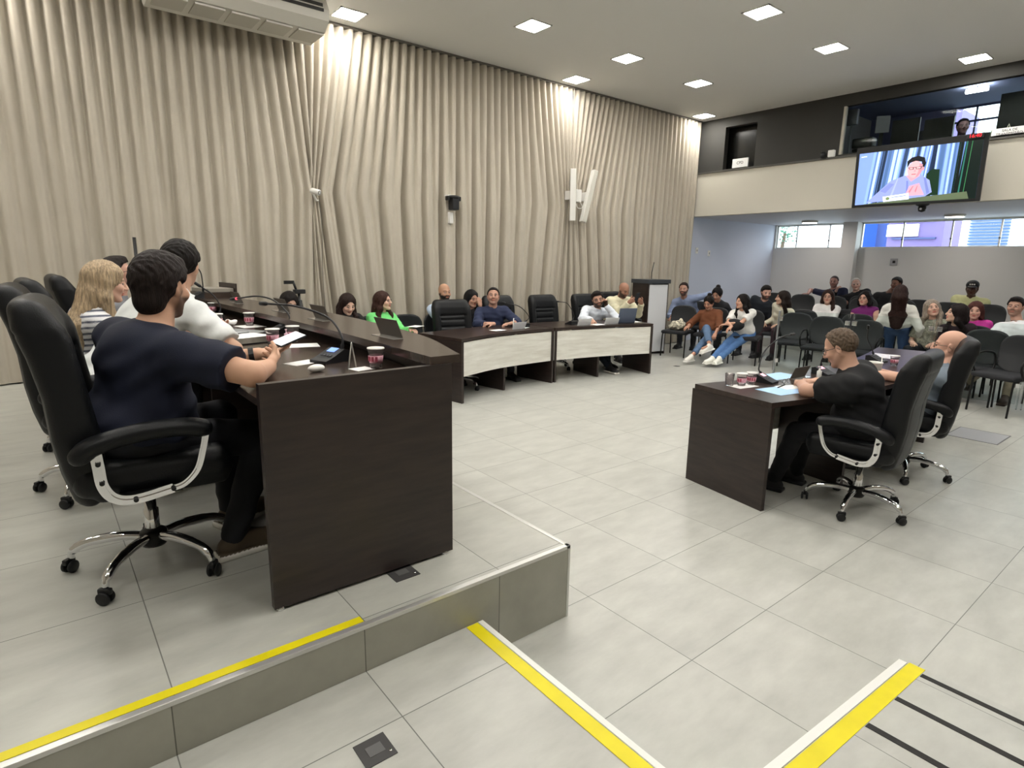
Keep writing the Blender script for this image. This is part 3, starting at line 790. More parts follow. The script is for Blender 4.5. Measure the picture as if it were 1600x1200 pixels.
# balcony, studio and the room under it --------------------------------
wallbox('wall_balcony', (8.75, Y0, 2.57), (8.86, Y1, 3.40), BEIGE_M)
dk = MB(); DX0, DX1 = 8.78, 8.90
dk.box((DX0, 4.51, 3.40), (DX1, Y1, H)); dk.box((DX0, 2.36, 3.40), (DX1, 3.86, H)); dk.box((DX0, 3.86, 4.20), (DX1, 4.51, H)); dk.box((DX0, 3.86, 3.40), (DX1, 4.51, 3.43)); dk.box((DX0, Y0, 4.20), (DX1, 2.36, H)); dk.box((DX0, Y0, 3.40), (DX1, 2.36, 3.445))
struct(dk.build('wall_back', DARK_M))
nb = MB(); nb.box((9.02, 3.7, 3.3), (9.05, 4.7, 4.3)); struct(nb.build('window_1', mat('dark_glass', '1d1d1b', rough=.25)))
wallbox('trim_8', (8.72, Y0, 3.385), (8.80, Y1, 3.412), mat('rail_dark', '55534e', rough=.5))
wallbox('trim_9', (8.86, Y0, 2.565), (X1, Y1, 2.60), mat('soffit', 'c9cad0', rough=.55))          # soffit under the balcony
wallbox('trim_10', (8.86, Y0, 2.62), (X1, Y1, 2.68), mat('studio_floor', '4a4a4c'))
# studio interior
STUD = mat('studio_wall', '454b60', rough=.8)
wallbox('wall_studio_left', (8.9, 2.75, 2.68), (11.0, 2.80, H), mat('studio_pale', '9a9a98', rough=.8))
wallbox('trim_11', (8.9, Y0, H-.03), (11.0, 2.8, H-.01), mat('studio_ceiling', '7d86a8', rough=.8))
sg = MB(); sg.box((8.84, -1.6, 3.445), (8.85, 2.36, 4.20)); struct(sg.build('window_2', GLASS))
sf_ = MB(); sf_.box((8.80, 2.325, 3.44), (8.88, 2.36, 4.21)); struct(sf_.build('trim_12', mat('cream_frame', 'cfcabb')))
# back wall with window strip (lower room) and studio windows above
bw = MB(); bx = X1
def bwall(y0, y1, z0, z1): bw.box((bx, y0, z0), (bx+.18, y1, z1))
bwall(Y0, Y1, 0, 2.02); bwall(5.10, Y1, 2.02, 2.6); bwall(3.20, 3.52, 2.02, 2.6); bwall(Y0, -3.2, 2.02, 2.6)
bwall(Y0, Y1, 2.55, 2.75)
struct(bw.build('wall_far', WHITE_M))
sb = MB()
for a_, b_, c_, d_ in ((Y0, 2.8, 2.68, 3.72), (1.42, 2.8, 3.72, H), (Y0, -.2, 3.72, H), (-.2, 1.42, 4.34, H)): sb.box((10.9, a_, c_), (11.02, b_, d_))
struct(sb.build('wall_studio_back', mat('studio_back', '55597a', rough=.8)))
wallbox('trim_14', (9.55, Y0, 0), (X1, Y1, .17), mat('tier_floor', 'a9a9a4', rough=.4))
wallbox('trim_13', (X1-.19, 3.20, 0), (X1, 3.50, 2.565), WHITE_M)     # pillar
wallbox('wall_side', (8.73, 5.14, 0), (X1, Y1, 2.57), mat('side_wall_window_tint', 'ccd2e2', rough=.7))  # blue tint of the window light is put into this wall's colour
def strip_window(name, y0, y1, z0, z1, mull, m=ALU_M, hs=(), bx=X1):
    w = MB()
    w.box((bx+.06, y0, z0), (bx+.10, y1, z0+.022)); w.box((bx+.06, y0, z1-.022), (bx+.10, y1, z1))
    for y in [y0+.011, y1-.011]+list(mull): w.box((bx+.06, y-.012, z0), (bx+.10, y+.012, z1))
    for z in hs: w.box((bx+.06, y0, z-.015), (bx+.10, y1, z+.015))
    o = struct(w.build(name, m)); g = MB().box((bx+.078, y0, z0), (bx+.082, y1, z1)).build('pane', GLASS, o)
    k = MB()
    for y in mull:
        k.lathe([(.018, 0), (.018, .012)], 12, Matrix.Translation((bx+.06, y, z0+.17)) @ Matrix.Rotation(-PI/2, 4, 'Y'))
    k.build('window_latch', mat('latch', '6b6b6b', metal=.6, rough=.4), o)
strip_window('window_3', 3.52, 5.10, 2.02, 2.55, (4.62, 3.88))
strip_window('window_4', -3.2, 3.20, 2.02, 2.55, (2.40, 1.55, .78, .02, -.8))
strip_window('window_5', -.2, 1.42, 3.72, 4.34, (1.10, .78, .3), mat('blue_frame', '2b3258'), (4.10,), bx=10.86)
# outside: street buildings and a tree beyond the windows (daylight comes from the sky)
def tag_b(o, l, c='building'): return tag(o, l, c)
tag_b(MB().box((19, 5.42, -.5), (21, 6.3, 6)).build('neighbouring_building', mat('blue_facade', '0b3f94', rough=.7)), 'bright blue building facade seen through the right strip window')
pb = MB(); pb.box((18, 3.35, -.5), (19.5, 4.75, 5.8)); ob = tag_b(pb.build('neighbouring_building', mat('lilac_facade', '6d6090', rough=.7)), 'lilac building seen through the strip window beside the blue one')
MB().box((17.92, 3.55, 2.93), (18, 4.7, 2.96)).box((17.92, 3.5, 2.42), (18, 4.6, 2.46)).build('ledge', mat('blue_ledge', '3c4a78'), ob); MB().box((17.92, 3.95, 2.5), (18, 4.75, 2.84)).build('billboard', PAPER, ob)
sh = MB()
for i in range(16): sh.box((17.3, 1.75, 2.0+i*.075), (17.36, 2.58, 2.0+i*.075+.036))
kb = tag_b(MB().box((17.36, 1.68, -.5), (17.9, 2.66, 3.6)).build('neighbouring_building', mat('pale_facade', 'd8dce6', rough=.8)), 'narrow pale building with a light blue slatted shutter outside the right strip window'); sh.build('roller_shutter', mat('shutter_blue', '41608c', rough=.5), kb)
tag_b(MB().box((24, -14, -.5), (25, 16, 4.6)).build('neighbouring_building', mat('white_facade', 'f4f4f4', rough=.8)), 'white building wall across the street behind all the others')
tr_ = thing('street_tree', 'green leafy tree outside the left strip window', 'tree', (16.5, 7.3, 0))
MB().tube([(0, 0, 0), (.1, 0, 1.4), (.0, -.2, 2.6)], [.12, .09, .04], 8).build('trunk', mat('bark', '5a4a3a'), tr_)
lv = MB(); rr = random.Random(2)
for i in range(420):
    c = Vector((rr.gauss(0, .3), rr.gauss(0, .27), 2.75+rr.gauss(0, .36))); a = Vector((rr.gauss(0, 1), rr.gauss(0, 1), rr.gauss(0, 1))).normalized()*.07; b = a.orthogonal().normalized()*.03
    lv.add([c-a, c+b, c+a, c-b], [(0, 1, 2, 3)])
lv.build('foliage', mat('leaf', '1e6047', rough=.6), tr_)
wallbox('ground', (X1+.2, -20, -.6), (40, 20, -.5), mat('street', 'b5b5b0'))
# studio contents
def mon(name, y, z, w, h, x, label, tilt=0, m=BLACKP):
    t = thing(name, label, 'monitor', (x, y, z), PI+tilt)
    MB().box((-.02, -w/2, 0), (.02, w/2, h), .006).build('housing', m, t); MB().box((-.03, -.03, -.2), (-.01, .03, .05)).build('stand', BLACKP, t)
    return t
tb = thing('control_desk', 'dark control desk behind the studio window', 'desk', (9.45, .9, 2.68))
MB().box((-.3, -1.4, .84), (.3, 1.4, .88)).build('desk_top', BLACKP, tb)
for yy in (-1.3, 1.3): MB().box((-.28, yy-.02, 0), (.28, yy+.02, .84)).build('side_panel', BLACKP, tb)
mon('monitor', 1.93, 3.80, .20, .26, 9.3, 'pale tilted monitor standing at the left end of the studio desk', .5, mat('grey_plastic', '8f9198'))
mon('monitor', 1.62, 3.62, .40, .36, 9.42, 'black monitor beside the pale tilted one on the studio desk')
mon('monitor', 1.18, 3.60, .40, .34, 9.5, 'black monitor in the middle of the studio desk')
mon('monitor', .10, 3.60, .62, .52, 9.4, 'large dark monitor at the right end of the studio desk')
o = MB().box((-.1, -.16, 0), (.1, .16, .16), .03).build('video_camera', BLACKP, None, (9.15, 2.12, 3.56)); tag(o, 'black video camera on the studio desk by the left window edge', 'camera')
sw_ = thing('tube_light', 'lit white tube light hanging inside the studio', 'lamp', (9.6, .78, 4.285))
MB().tube([(.0, .14, 0), (.0, -.14, 0)], .035, 10).build('tube', mat('tube_lit', 'ffffff', emit=45), sw_); MB().tube([(0, 0, .03), (0, 0, .066)], .006, 6).build('cord', BLACKP, sw_)
t = thing('light_stand', 'silver light stand standing at the left edge of the studio window', 'stand', (9.25, 2.40, 2.68)); MB().tube([(0, 0, 0), (0, 0, 1.5)], .012, 8).build('pole', ALU_M, t); MB().box((-.04, -.09, 1.3), (.04, .09, 1.55), .01).build('lamp_head', mat('grey_plastic', '8f9198'), t)
rk = MB(); rk.box((10.4, 1.5, 2.68), (10.8, 2.1, 3.95)); tag(rk.build('equipment_rack', mat('rack_dark', '20222a', rough=.5)), 'tall black equipment rack left of the studio windows', 'rack')
o = MB().box((-.015, -.16, 0), (.015, .16, .16)).build('paper_sign', PAPER, None, (8.78, 3.93+.21, 3.435)); tag(o, 'small white sign in the dark opening at the left of the balcony', 'sign')
def text_obj(body, size, loc, rot, m, parent=None, name='lettering', ext=.0008, align='CENTER'):
    cu = bpy.data.curves.new(name, 'FONT'); cu.body = body; cu.size = size; cu.extrude = ext; cu.align_x = align; cu.align_y = 'CENTER'
    tmp = bpy.data.objects.new(name, cu); COL.objects.link(tmp)
    bpy.context.view_layer.update()
    me = bpy.data.meshes.new_from_object(tmp.evaluated_get(bpy.context.evaluated_depsgraph_get()))
    bpy.data.objects.remove(tmp)
    me.materials.clear(); me.materials.append(m)
    ob = bpy.data.objects.new(name, me); link(ob, parent); ob.location = loc; ob.rotation_euler = rot
    return ob
INK = mat('ink', '1d1d20', rough=.7)
text_obj('CPD', .07, (-.0165, 0, .08), (PI/2, 0, -PI/2), INK, o)
s2 = MB().box((-.01, -.32, 0), (.01, .32, .12)).build('paper_sign', PAPER, None, (8.79, -.02, 3.415)); tag(s2, 'white lettered sign board on the balcony rail at far right', 'sign')
text_obj('SALA DE\nTRANSMISSÃO', .045, (-.0115, .12, .062), (PI/2, 0, -PI/2), INK, s2)
for i, (yy, lb) in enumerate(((.30, 'green triangular stand beside the red clock on the balcony rail'), (.12, 'green triangular stand next to the lettered sign on the balcony rail'))):
    t = thing('triangular_stand', lb, 'stand', (8.79, yy, 3.412), 0, 'green triangular stands on the balcony rail')
    MB().tube([(0, -.06, 0), (0, 0, .17), (0, .06, 0)], .006, 6).build('frame', mat('pale_metal', 'c9cbb8', rough=.5), t)
    MB().add([(.002, -.05, .004), (.002, .05, .004), (.002, 0, .14), (.006, -.05, .004), (.006, .05, .004), (.006, 0, .14)], [(0, 1, 2), (5, 4, 3), (0, 3, 4, 1), (1, 4, 5, 2), (2, 5, 3, 0)]).build('panel', mat('green_panel', '3a5236'), t)

# flush lights under the balcony
for (x, y), lb in {(11.2, 3.85): 'round flush light under the balcony, in front of the left strip window', (11.1, 1.22): 'round flush light under the balcony, right of the hanging screen'}.items():
    t = thing('flush_light', lb, 'ceiling light', (x, y, 2.565), 0, 'round flush lights under the balcony')
    MB().lathe([(.15, -.045), (.16, -.03), (.16, 0)], 24).build('frame', WHITEP, t); MB().lathe([(.0, -.048), (.14, -.047), (.14, -.04)], 24).build('diffuser', mat('flush_lit', 'fff4ea', emit=60), t)
t = thing('dome_camera', 'small black dome camera hanging below the big screen', 'camera', (8.68, .98, 2.57))
MB().lathe([(.085, 0), (.09, -.02), (.06, -.035)], 20).build('base', BLACKP, t); MB().lathe([(.05, -.03), (.055, -.07), (.045, -.11), (0, -.125)], 20).build('dome', BLACKP, t)
MB().lathe([(0, -.008), (.015, -.004), (.016, .01)], 12, Matrix.Translation((-.05, .0, -.08)) @ Matrix.Rotation(-PI/2, 4, 'Y')).build('lens', mat('lens_white', 'e8e8f0', rough=.2), t)
t = thing('wall_socket_box', 'grey square outlet box on the far wall below the windows', 'outlet', (X1, 2.47, 1.73))
MB().box((-.02, -.07, -.07), (0, .07, .07), .008).build('cover', mat('outlet_grey', 'a5a6a8'), t); MB().box((-.026, -.03, -.025), (-.019, .02, .025)).build('socket', BLACKP, t)
for i, (xx, zz, lb) in enumerate(((9.05, 1.9, 'white switch plate on the bluish side wall nearest the curtain'), (9.5, 1.85, 'second white switch plate on the bluish side wall'))):
    t = thing('light_switch', lb, 'switch', (xx, 5.14, zz), 0, 'switches on the side wall'); MB().box((-.04, -.012, -.06), (.04, 0, .06), .004).build('plate', WHITEP, t); MB().box((-.012, -.018, -.02), (.012, -.01, .02)).build('rocker', mat('grey2', '9a9a9a'), t)

# big screen ---------------------------------------------------------------
tv = thing('television', 'large wall television hanging on the balcony front, showing a man in glasses', 'television', (8.44, 1.07, 2.995), 0)
TW, TH = 1.68, .90
R_t = Matrix.Rotation(math.radians(-4), 4, 'Y')
MB().box((0, -TW/2, -TH/2), (.05, TW/2, TH/2), .008, R_t).build('housing', BLACKP, tv)
br = MB(); br.box((.05, -.2, -.15), (.295, .2, .15)); br.build('wall_bracket', BLACKM, tv)
scr = MB(); mats = []
def smat(c, e=1.0):
    m = mat('screen_'+c+str(e), c, rough=.2, emit=e); 
    if m not in mats: mats.append(m)
    scr.cur = mats.index(m)
def spoly(pts, c, lay, e=1.0):
    """outline on the lit screen: u 0..1 left-right, v 0..1 bottom-top"""
    smat(c, e); iw, ih = TW-.10, TH-.13
    vs = [R_t @ Vector((-.0015-lay*.0006, iw/2-u*iw, -ih/2+v*ih-.025)) for u, v in pts]
    n = len(vs); scr.add(vs, [tuple(range(n))])
# (u runs left to right as seen from the room)
spoly([(0, 0), (1, 0), (1, 1), (0, 1)], '5f80b8', 0)
rnd = random.Random(11); u = .0
while u < .97:
    w = rnd.uniform(.012, .035); c = rnd.choice(['a9c4f2', '8fb0ea', '2b3f60', '4b6a9c', 'b9d2f8', '1c2b44'])
    if u > .80: c = rnd.choice(['0d2420', '0a1615', '16403e', '081010'])
    tl_ = -.05*(1 if u < .6 else .3)
    spoly([(u, 0), (min(1, u+w), 0), (min(1, max(0, u+w-tl_)), 1), (min(1, max(0, u-tl_)), 1)], c, 1); u += w+rnd.uniform(.0, .02)
spoly([(.0, 0), (.08, 0), (.13, 1), (.0, 1)], '7f9de0', 2)
def ell_(cx, cy, rx, ry, n=20): return [(cx+rx*math.cos(2*PI*k/n), cy+ry*math.sin(2*PI*k/n)) for k in range(n)]
spoly([(.60, .10), (.60, .50), (.64, .58), (.70, .56), (.71, .10)], '14301f', 3, .8)
spoly([(.10, .03), (.20, .22), (.30, .42), (.42, .50), (.55, .50), (.63, .38), (.66, .16), (.60, .08)], '8e9bd8', 4)
spoly([(.43, .50), (.48, .38), (.55, .48)], 'd79aa8', 5)
spoly(ell_(.50, .60, .062, .155), 'e2aab0', 6)
spoly([(.435, .64), (.43, .76), (.465, .825), (.52, .84), (.57, .80), (.585, .70), (.572, .58), (.56, .66), (.55, .73), (.50, .755), (.455, .73)], '14161f', 7, .6)
spoly([(.84, .0), (1, 0), (1, 1), (.875, 1)], '0a1816', 2); spoly([(.86, .1), (.872, .1), (.89, 1), (.88, 1)], '2b6a5c', 3); spoly([(.90, .1), (.905, .1), (.925, 1), (.92, 1)], '3c7d50', 3)
spoly([(.535, .70), (.562, .68), (.56, .55), (.53, .47), (.51, .45), (.53, .55)], 'c08a98', 7); spoly([(.497, .60), (.505, .60), (.512, .555), (.492, .555)], 'cf959f', 8); spoly(ell_(.567, .60, .010, .035), 'd29aa2', 7)
spoly([(.22, .24), (.30, .38), (.34, .36), (.27, .20)], '7c88c4', 5); spoly([(.44, .40), (.455, .40), (.47, .10), (.45, .10)], '7480bd', 5); spoly([(.36, .46), (.37, .46), (.33, .12), (.31, .12)], 'a3aee2', 5)
spoly([(.58, .44), (.60, .42), (.64, .16), (.62, .12)], '7480bd', 5); spoly([(.47, .20), (.50, .30), (.505, .29), (.48, .17)], 'b87888', 9); spoly([(.52, .20), (.535, .30), (.54, .29), (.53, .17)], 'b87888', 9)
spoly([(.448, .645), (.49, .64), (.49, .60), (.455, .60)], '5a3540', 8); spoly([(.505, .64), (.555, .645), (.55, .60), (.51, .60)], '5a3540', 8); spoly([(.44, .642), (.575, .642), (.575, .634), (.44, .634)], '3a2430', 8)
spoly([(.455, .635), (.483, .632), (.483, .61), (.46, .61)], 'e8bcc0', 9); spoly([(.511, .633), (.548, .637), (.544, .61), (.515, .61)], 'e8bcc0', 9)
spoly([(.475, .52), (.515, .52), (.51, .505), (.48, .505)], 'a8606e', 8)
spoly([(.44, .12), (.47, .30), (.55, .34), (.57, .24), (.60, .12)], 'e0a0b0', 8)
spoly([(.05, 0), (.95, .0), (.93, .13), (.55, .08)], '5e6b52', 8, .8)
spoly([(.26, .03), (.48, .055), (.47, .17), (.25, .13)], 'dfe6fb', 10); spoly(ell_(.295, .09, .018, .03), '6d7f52', 11); spoly([(.33, .10), (.45, .12), (.45, .135), (.33, .115)], '7a86b8', 11)
spoly([(.02, .92), (.07, .925), (.07, .945), (.02, .94)], 'dfe9ff', 10)
scr.build('screen', mats, tv)
ck = thing('digital_clock', 'red digital clock reading 16:40 above the right corner of the television', 'clock', (8.355, .37, 3.405))
MB().box((0, -.10, -.032), (.025, .10, .032), .004).build('housing', BLACKP, ck)
text_obj('16:40', .066, (-.002, 0, 0), (PI/2, 0, -PI/2), mat('red_led', 'ff2030', emit=1.2), ck, 'digits', .0002)

# wall mounted air conditioner
ac = thing('air_conditioner', 'white ceiling-hung air conditioner in front of the curtain at the top edge', 'air conditioner', (.0, 4.62, 4.0))
prof = [(-.30, .30), (-.36, .20), (-.34, .10), (-.22, .02), (.22, .0), (.30, .06), (.30, .34), (-.26, .34)]
M_ = Matrix(((0, 0, 1, 0), (1, 0, 0, 0), (0, 1, 0, 0), (0, 0, 0, 1)))
MB().prism(prof, -.82, .82, M_).build('casing', mat('ac_white', 'd6d3ca', rough=.45), ac)
g = MB()
g.box((-.78, -.366, .175), (.76, -.33, .205))
g.box((-.78, -.345, .225), (.76, -.32, .26))
g.build('louvre', mat('ac_dark', '2b2a28', rough=.5), ac)
g = MB()
for i in range(5): g.box((-.78+i*.33, -.20, -.004), (-.78+i*.33+.27, .12, .014))
g.build('intake_grille', mat('ac_grey', 'bfbcb2', rough=.6), ac)

# slim column speakers
def col_speaker(x, z0, x1, z1, y, yaw, label):
    c = Vector(((x+x1)/2, y, (z0+z1)/2)); t = thing('column_speaker', label, 'speaker', tuple(c), 0, 'slim white column speakers on the curtain')
    L = math.hypot(x1-x, z1-z0); ang = math.atan2(x1-x, z1-z0)
    M = Matrix.Rotation(ang, 4, 'Y') @ Matrix.Rotation(yaw, 4, 'Z')
    MB().box((-.045, -.04, -L/2), (.045, .05, L/2), .006, M).build('cabinet', mat('speaker_white', 'e4e3dd', rough=.5), t)
    MB().box((-.037, -.046, -L/2+.01), (.037, -.038, L/2-.01), 0, M).build('grille', mat('speaker_grille', 'c4c2b8', rough=.8), t)
    MB().box((-.03, .04, -.07), (.03, .16, .07), 0).build('bracket', WHITEP, t)
col_speaker(5.09, 2.29, 5.07, 3.10, 4.84, .9, 'slim white column speaker hanging vertically on the curtain')
col_speaker(5.33, 2.28, 5.57, 3.12, 4.84, -.2, 'slim white column speaker tilted to the right on the curtain')
jb = thing('junction_box', 'small white junction box between the two slim speakers', 'box', (5.26, 4.93, 2.70)); MB().box((-.06, -.05, -.1), (.06, .02, .1), .01).build('case', WHITEP, jb)
MB().tube(bez([(0, -.05, -.08), (.06, -.08, -.18), (-.05, -.08, -.2), (-.1, -.05, -.08)]), .006, 6).build('cable', WHITEP, jb)
# cameras
t = thing('security_camera', 'small white bullet camera where the left curtain is gathered', 'camera', (.80, 4.90, 2.41), math.radians(-60))
MB().lathe([(.028, 0), (.034, .01), (.034, .12), (.02, .125)], 16, Matrix.Rotation(PI/2+.25, 4, 'Y') @ Matrix.Translation((0, 0, -.04))).build('housing', WHITEP, t)
MB().lathe([(0, .001), (.026, .0), (.026, .01)], 16, Matrix.Rotation(PI/2+.25, 4, 'Y') @ Matrix.Translation((0, 0, .075))).build('lens', BLACKP, t)
MB().tube([(-.02, 0, -.02), (-.02, .06, -.10), (-.04, .12, -.10)], .012, 8).build('bracket', WHITEP, t)
MB().tube(bez([(.0, .08, -.1), (.01, .1, -.4), (-.01, .1, -.9), (.0, .1, -1.5)]), .004, 6).build('cable', mat('cable_grey', '55524b'), t)
t = thing('security_camera', 'black pan-tilt camera on a white bracket in the middle of the curtain', 'camera', (2.78, 4.88, 2.41))
MB().lathe([(.09, .06), (.09, .09), (.06, .10)], 20).build('mount_plate', BLACKP, t); MB().box((-.11, -.04, .03), (-.08, .04, .09), .01).box((.08, -.04, .03), (.11, .04, .09), .01).build('arm', BLACKP, t)
MB().box((-.055, -.08, -.10), (.055, .05, .07), .02).build('head', BLACKP, t); MB().box((-.07, .02, .095), (.07, .14, .11)).box((-.03, .04, -.28), (.03, .12, -.12), .01).build('bracket', WHITEP, t)
t = thing('security_camera', 'small white camera on the dark wall beside the studio window', 'camera', (8.74, 2.48, 3.46))
MB().box((-.07, -.10, -.05), (.0, -.0, .06), .012).build('housing', WHITEP, t); MB().lathe([(0, -.06), (.04, -.05), (.045, .0), (.03, .04)], 16, Matrix.Translation((-.05, .08, 0))).build('lens', BLACKP, t)

# ------------------------------------------------------------------ desks
WENGE = wood_material('dark_wenge', '241c1a', '352a26', rough=.36, scale=(1.2, 1.2, 9), bands=3.)
WENGE_H = wood_material('dark_wenge_top', '322924', '463a33', rough=.22, scale=(1.5, 9, 1.5), bands=3.)
WENGE_X = wood_material('dark_wenge_top_x', '2a201d', '3d312c', rough=.28, scale=(1.2, 8, 1.2), bands=3.)
PALEW = wood_material('pale_washed_wood', 'd3d0c5', 'ecebe3', rough=.5, scale=(1.2, 1.2, 10), bands=2.0)
PZ = .357
pod = thing('podium_desk', 'long dark wood podium desk with a raised counter on the platform', 'desk', (-.95, 1.6, PZ))
def L(poly): return [(x+.95, y-1.6) for x, y in poly]
outer = [(v.x, v.y) for v in bez([(-.607, -.372, 0), (-.424, .254, 0), (-.345, 1.1, 0), (-.33, 1.9, 0), (-.37, 2.7, 0), (-.44, 3.4, 0), (-.62, 4.5, 0)], 6)]
inner = [(v.x, v.y) for v in bez([(-.93, 4.45, 0), (-.80, 3.5, 0), (-.765, 2.7, 0), (-.745, 1.8, 0), (-.728, .6, 0), (-.748, -.372, 0)], 6)]
MB().prism(L(outer+inner), 1.203-PZ, 1.238-PZ).build('raised_counter', WENGE_H, pod)
MB().prism(L([(-1.405, -.352), (-.70, -.352), (-.63, .3), (-.55, 1.2), (-.53, 2.), (-.56, 3.), (-.69, 4.3), (-1.6, 4.3), (-1.46, 3.0), (-1.42, 2.0), (-1.405, 1.)]), 1.110-PZ, 1.137-PZ).build('worktop', WENGE_H, pod)
MB().prism(L([(-1.423, -.386), (-.657, -.386), (-.657, -.354), (-1.423, -.354)]), .012, 1.205-PZ).build('end_panel', WENGE, pod)
fp = []
for (x, y) in [(-.67, -.34), (-.60, .3), (-.52, 1.2), (-.50, 2.), (-.53, 3.), (-.66, 4.3)]: fp.append((x, y))
MB().prism(L([(x-.02, y) for x, y in fp][::-1]+[(x+.0, y) for x, y in fp])[::-1], .012, 1.203-PZ).build('front_panel', WENGE, pod)
MB().prism(L([(-1.52, 4.27), (-.62, 4.27), (-.62, 4.30), (-1.52, 4.30)]), .012, 1.203-PZ).build('end_panel', WENGE, pod)
for y in (1.2, 2.75): MB().prism(L([(-1.25, y), (-.56, y), (-.56, y+.028), (-1.25, y+.028)]), .012, 1.108-PZ).build('divider_panel', WENGE, pod)
ft = MB()
for x in (-1.40, -.69): ft.lathe([(.018, 0), (.018, .013)], 12, Matrix.Translation((x+.95, -.37-1.6, 0)))
ft.build('levelling_foot', CHROME, pod)['kind'] = 'stuff'

def curved_desk(name, label, front, back, loc, dividers, white_z=(.305, .703)):
    """front/back: arcs in world xy; the pale modesty panel follows the front"""
    t = thing(name, label, 'desk', loc, 0, 'curved dark desks with pale fronts')
    f = [(x-loc[0], y-loc[1]) for x, y in front]; b = [(x-loc[0], y-loc[1]) for x, y in back]
    poly = f+b[::-1]
    area = sum(poly[i][0]*poly[(i+1) % len(poly)][1]-poly[(i+1) % len(poly)][0]*poly[i][1] for i in range(len(poly)))
    if area < 0: poly = poly[::-1]
    MB().prism(poly, .715, .75).build('desk_top', WENGE_X, t)
    # pale panel just behind the front edge
    m = MB(); n = len(f); off = []
    for i in range(n):
        bx_ = b[min(len(b)-1, int(i*(len(b)-1)/(n-1)+.5))]; d = Vector((bx_[0]-f[i][0], bx_[1]-f[i][1])).normalized(); off.append((f[i], d))
    vs = []; fs = []
    for (p, d) in off:
        for k in (.012, .030): 
            for z in white_z: vs.append((p[0]+d.x*k, p[1]+d.y*k, z))
    for i in range(n-1):
        a = i*4; c = a+4
        fs += [(a, a+1, c+1, c), (a+2, c+2, c+3, a+3), (a, c, c+2, a+2), (a+1, a+3, c+3, c+1)]
    fs += [(0, 2, 3, 1), (n*4-4, n*4-3, n*4-1, n*4-2)]
    m.add(vs, fs).build('front_panel', PALEW, t)
    for nm, (fx, fy), (gx, gy), ins in dividers:
        a = Vector((fx-loc[0], fy-loc[1])); c = Vector((gx-loc[0], gy-loc[1])); d = (c-a).normalized(); nn = Vector((-d.y, d.x))*.016; a = a+d*ins
        q = [a-nn, c-nn, c+nn, a+nn]; q = [(v.x, v.y) for v in q]
        ar = sum(q[i][0]*q[(i+1) % 4][1]-q[(i+1) % 4][0]*q[i][1] for i in range(4))
        MB().prism(q if ar > 0 else q[::-1], .0, .714).build(nm, WENGE, t)
    return t
arcA = [(1.735, 3.115), (1.95, 3.19), (2.2, 3.275), (2.45, 3.34), (2.7, 3.375), (2.95, 3.395), (3.2, 3.405), (3.425, 3.405)]
arcB = [(3.445, 3.405), (3.7, 3.385), (4.0, 3.34), (4.24, 3.30), (4.5, 3.245), (4.8, 3.17), (5.11, 3.08)]
bkA = [(1.62, 3.86), (1.9, 3.92), (2.2, 3.985), (2.45, 4.03), (2.7, 4.06), (2.95, 4.08), (3.2, 4.085), (3.40, 4.085)]
bkB = [(3.42, 4.085), (3.7, 4.075), (4.0, 4.05), (4.35, 4.0), (4.65, 3.94), (5.0, 3.85), (5.27, 3.77)]
curved_desk('curved_desk', 'left curved desk with pale panel front, nearest the podium', arcA, bkA, (2.6, 3.7, 0), [('side_panel', (1.745, 3.11), (1.64, 3.85), -.005), ('divider_panel', (2.59, 3.37), (2.49, 3.94), .035), ('side_panel', (3.405, 3.40), (3.33, 4.05), -.003)])
curved_desk('curved_desk', 'right curved desk with pale panel front, where the man in glasses leans', arcB, bkB, (4.3, 3.6, 0), [('side_panel', (3.465, 3.405), (3.45, 4.05), -.003), ('divider_panel', (4.24, 3.31), (4.36, 3.94), .035), ('side_panel', (5.095, 3.085), (5.25, 3.74), -.005)])
arcC = [(1.795, .085), (2.1, .0), (2.4, -.06), (2.7, -.10), (3.0, -.12), (3.3, -.13), (3.52, -.13)]
bkC = [(1.675, -.575), (2.0, -.655), (2.3, -.715), (2.6, -.76), (3.0, -.79), (3.3, -.80), (3.50, -.80)]
arcD = [(3.54, -.13), (3.8, -.12), (4.1, -.09), (4.4, -.05), (4.7, .0), (5.0, .06), (5.29, .12)]
bkD = [(3.52, -.80), (3.8, -.79), (4.1, -.76), (4.4, -.72), (4.75, -.67), (5.1, -.60), (5.42, -.53)]
curved_desk('curved_desk', 'curved dark desk where the man in the black shirt sits', arcC, bkC, (2.6, -.4, 0), [('side_panel', (1.81, .09), (1.69, -.58), -.012), ('divider_panel', (2.7, -.11), (2.62, -.70), .035), ('side_panel', (3.50, -.13), (3.48, -.79), -.003)])
curved_desk('curved_desk', 'farther curved dark desk where the bald man in grey sits', arcD, bkD, (4.4, -.4, 0), [('side_panel', (3.56, -.13), (3.54, -.79), -.003), ('divider_panel', (4.4, -.06), (4.44, -.68), .035), ('side_panel', (5.275, .115), (5.40, -.52), -.005)])
# pulpit beside the curtain
pp = thing('pulpit', 'dark wood pulpit with a pale front panel beside the right curtain', 'pulpit', (6.76, 4.47, 0), math.radians(-100))
MB().box((-.22, -.24, 0), (.20, -.21, 1.27)).build('side_panel', WENGE, pp); MB().box((-.22, .21, 0), (.20, .24, 1.27)).build('side_panel', WENGE, pp)
MB().box((-.22, -.21, .02), (-.19, .21, 1.25)).build('back_panel', WENGE, pp)
MB().box((-.24, -.26, 1.27), (.23, .26, 1.34)).build('top', mat('pulpit_top', '3c4046', rough=.3), pp)
MB().box((.185, -.21, .05), (.21, .21, 1.25)).build('front_panel', mat('pulpit_white', 'd6d8dc', rough=.5), pp)
pj = tag(MB().tube([(0, 0, 0), (.0, 0, .12), (.02, -.02, .30)], .008, 6).build('gooseneck_microphone', BLACKP, None, (6.76, 4.47, 1.34)), 'thin microphone standing on the pulpit', 'microphone')

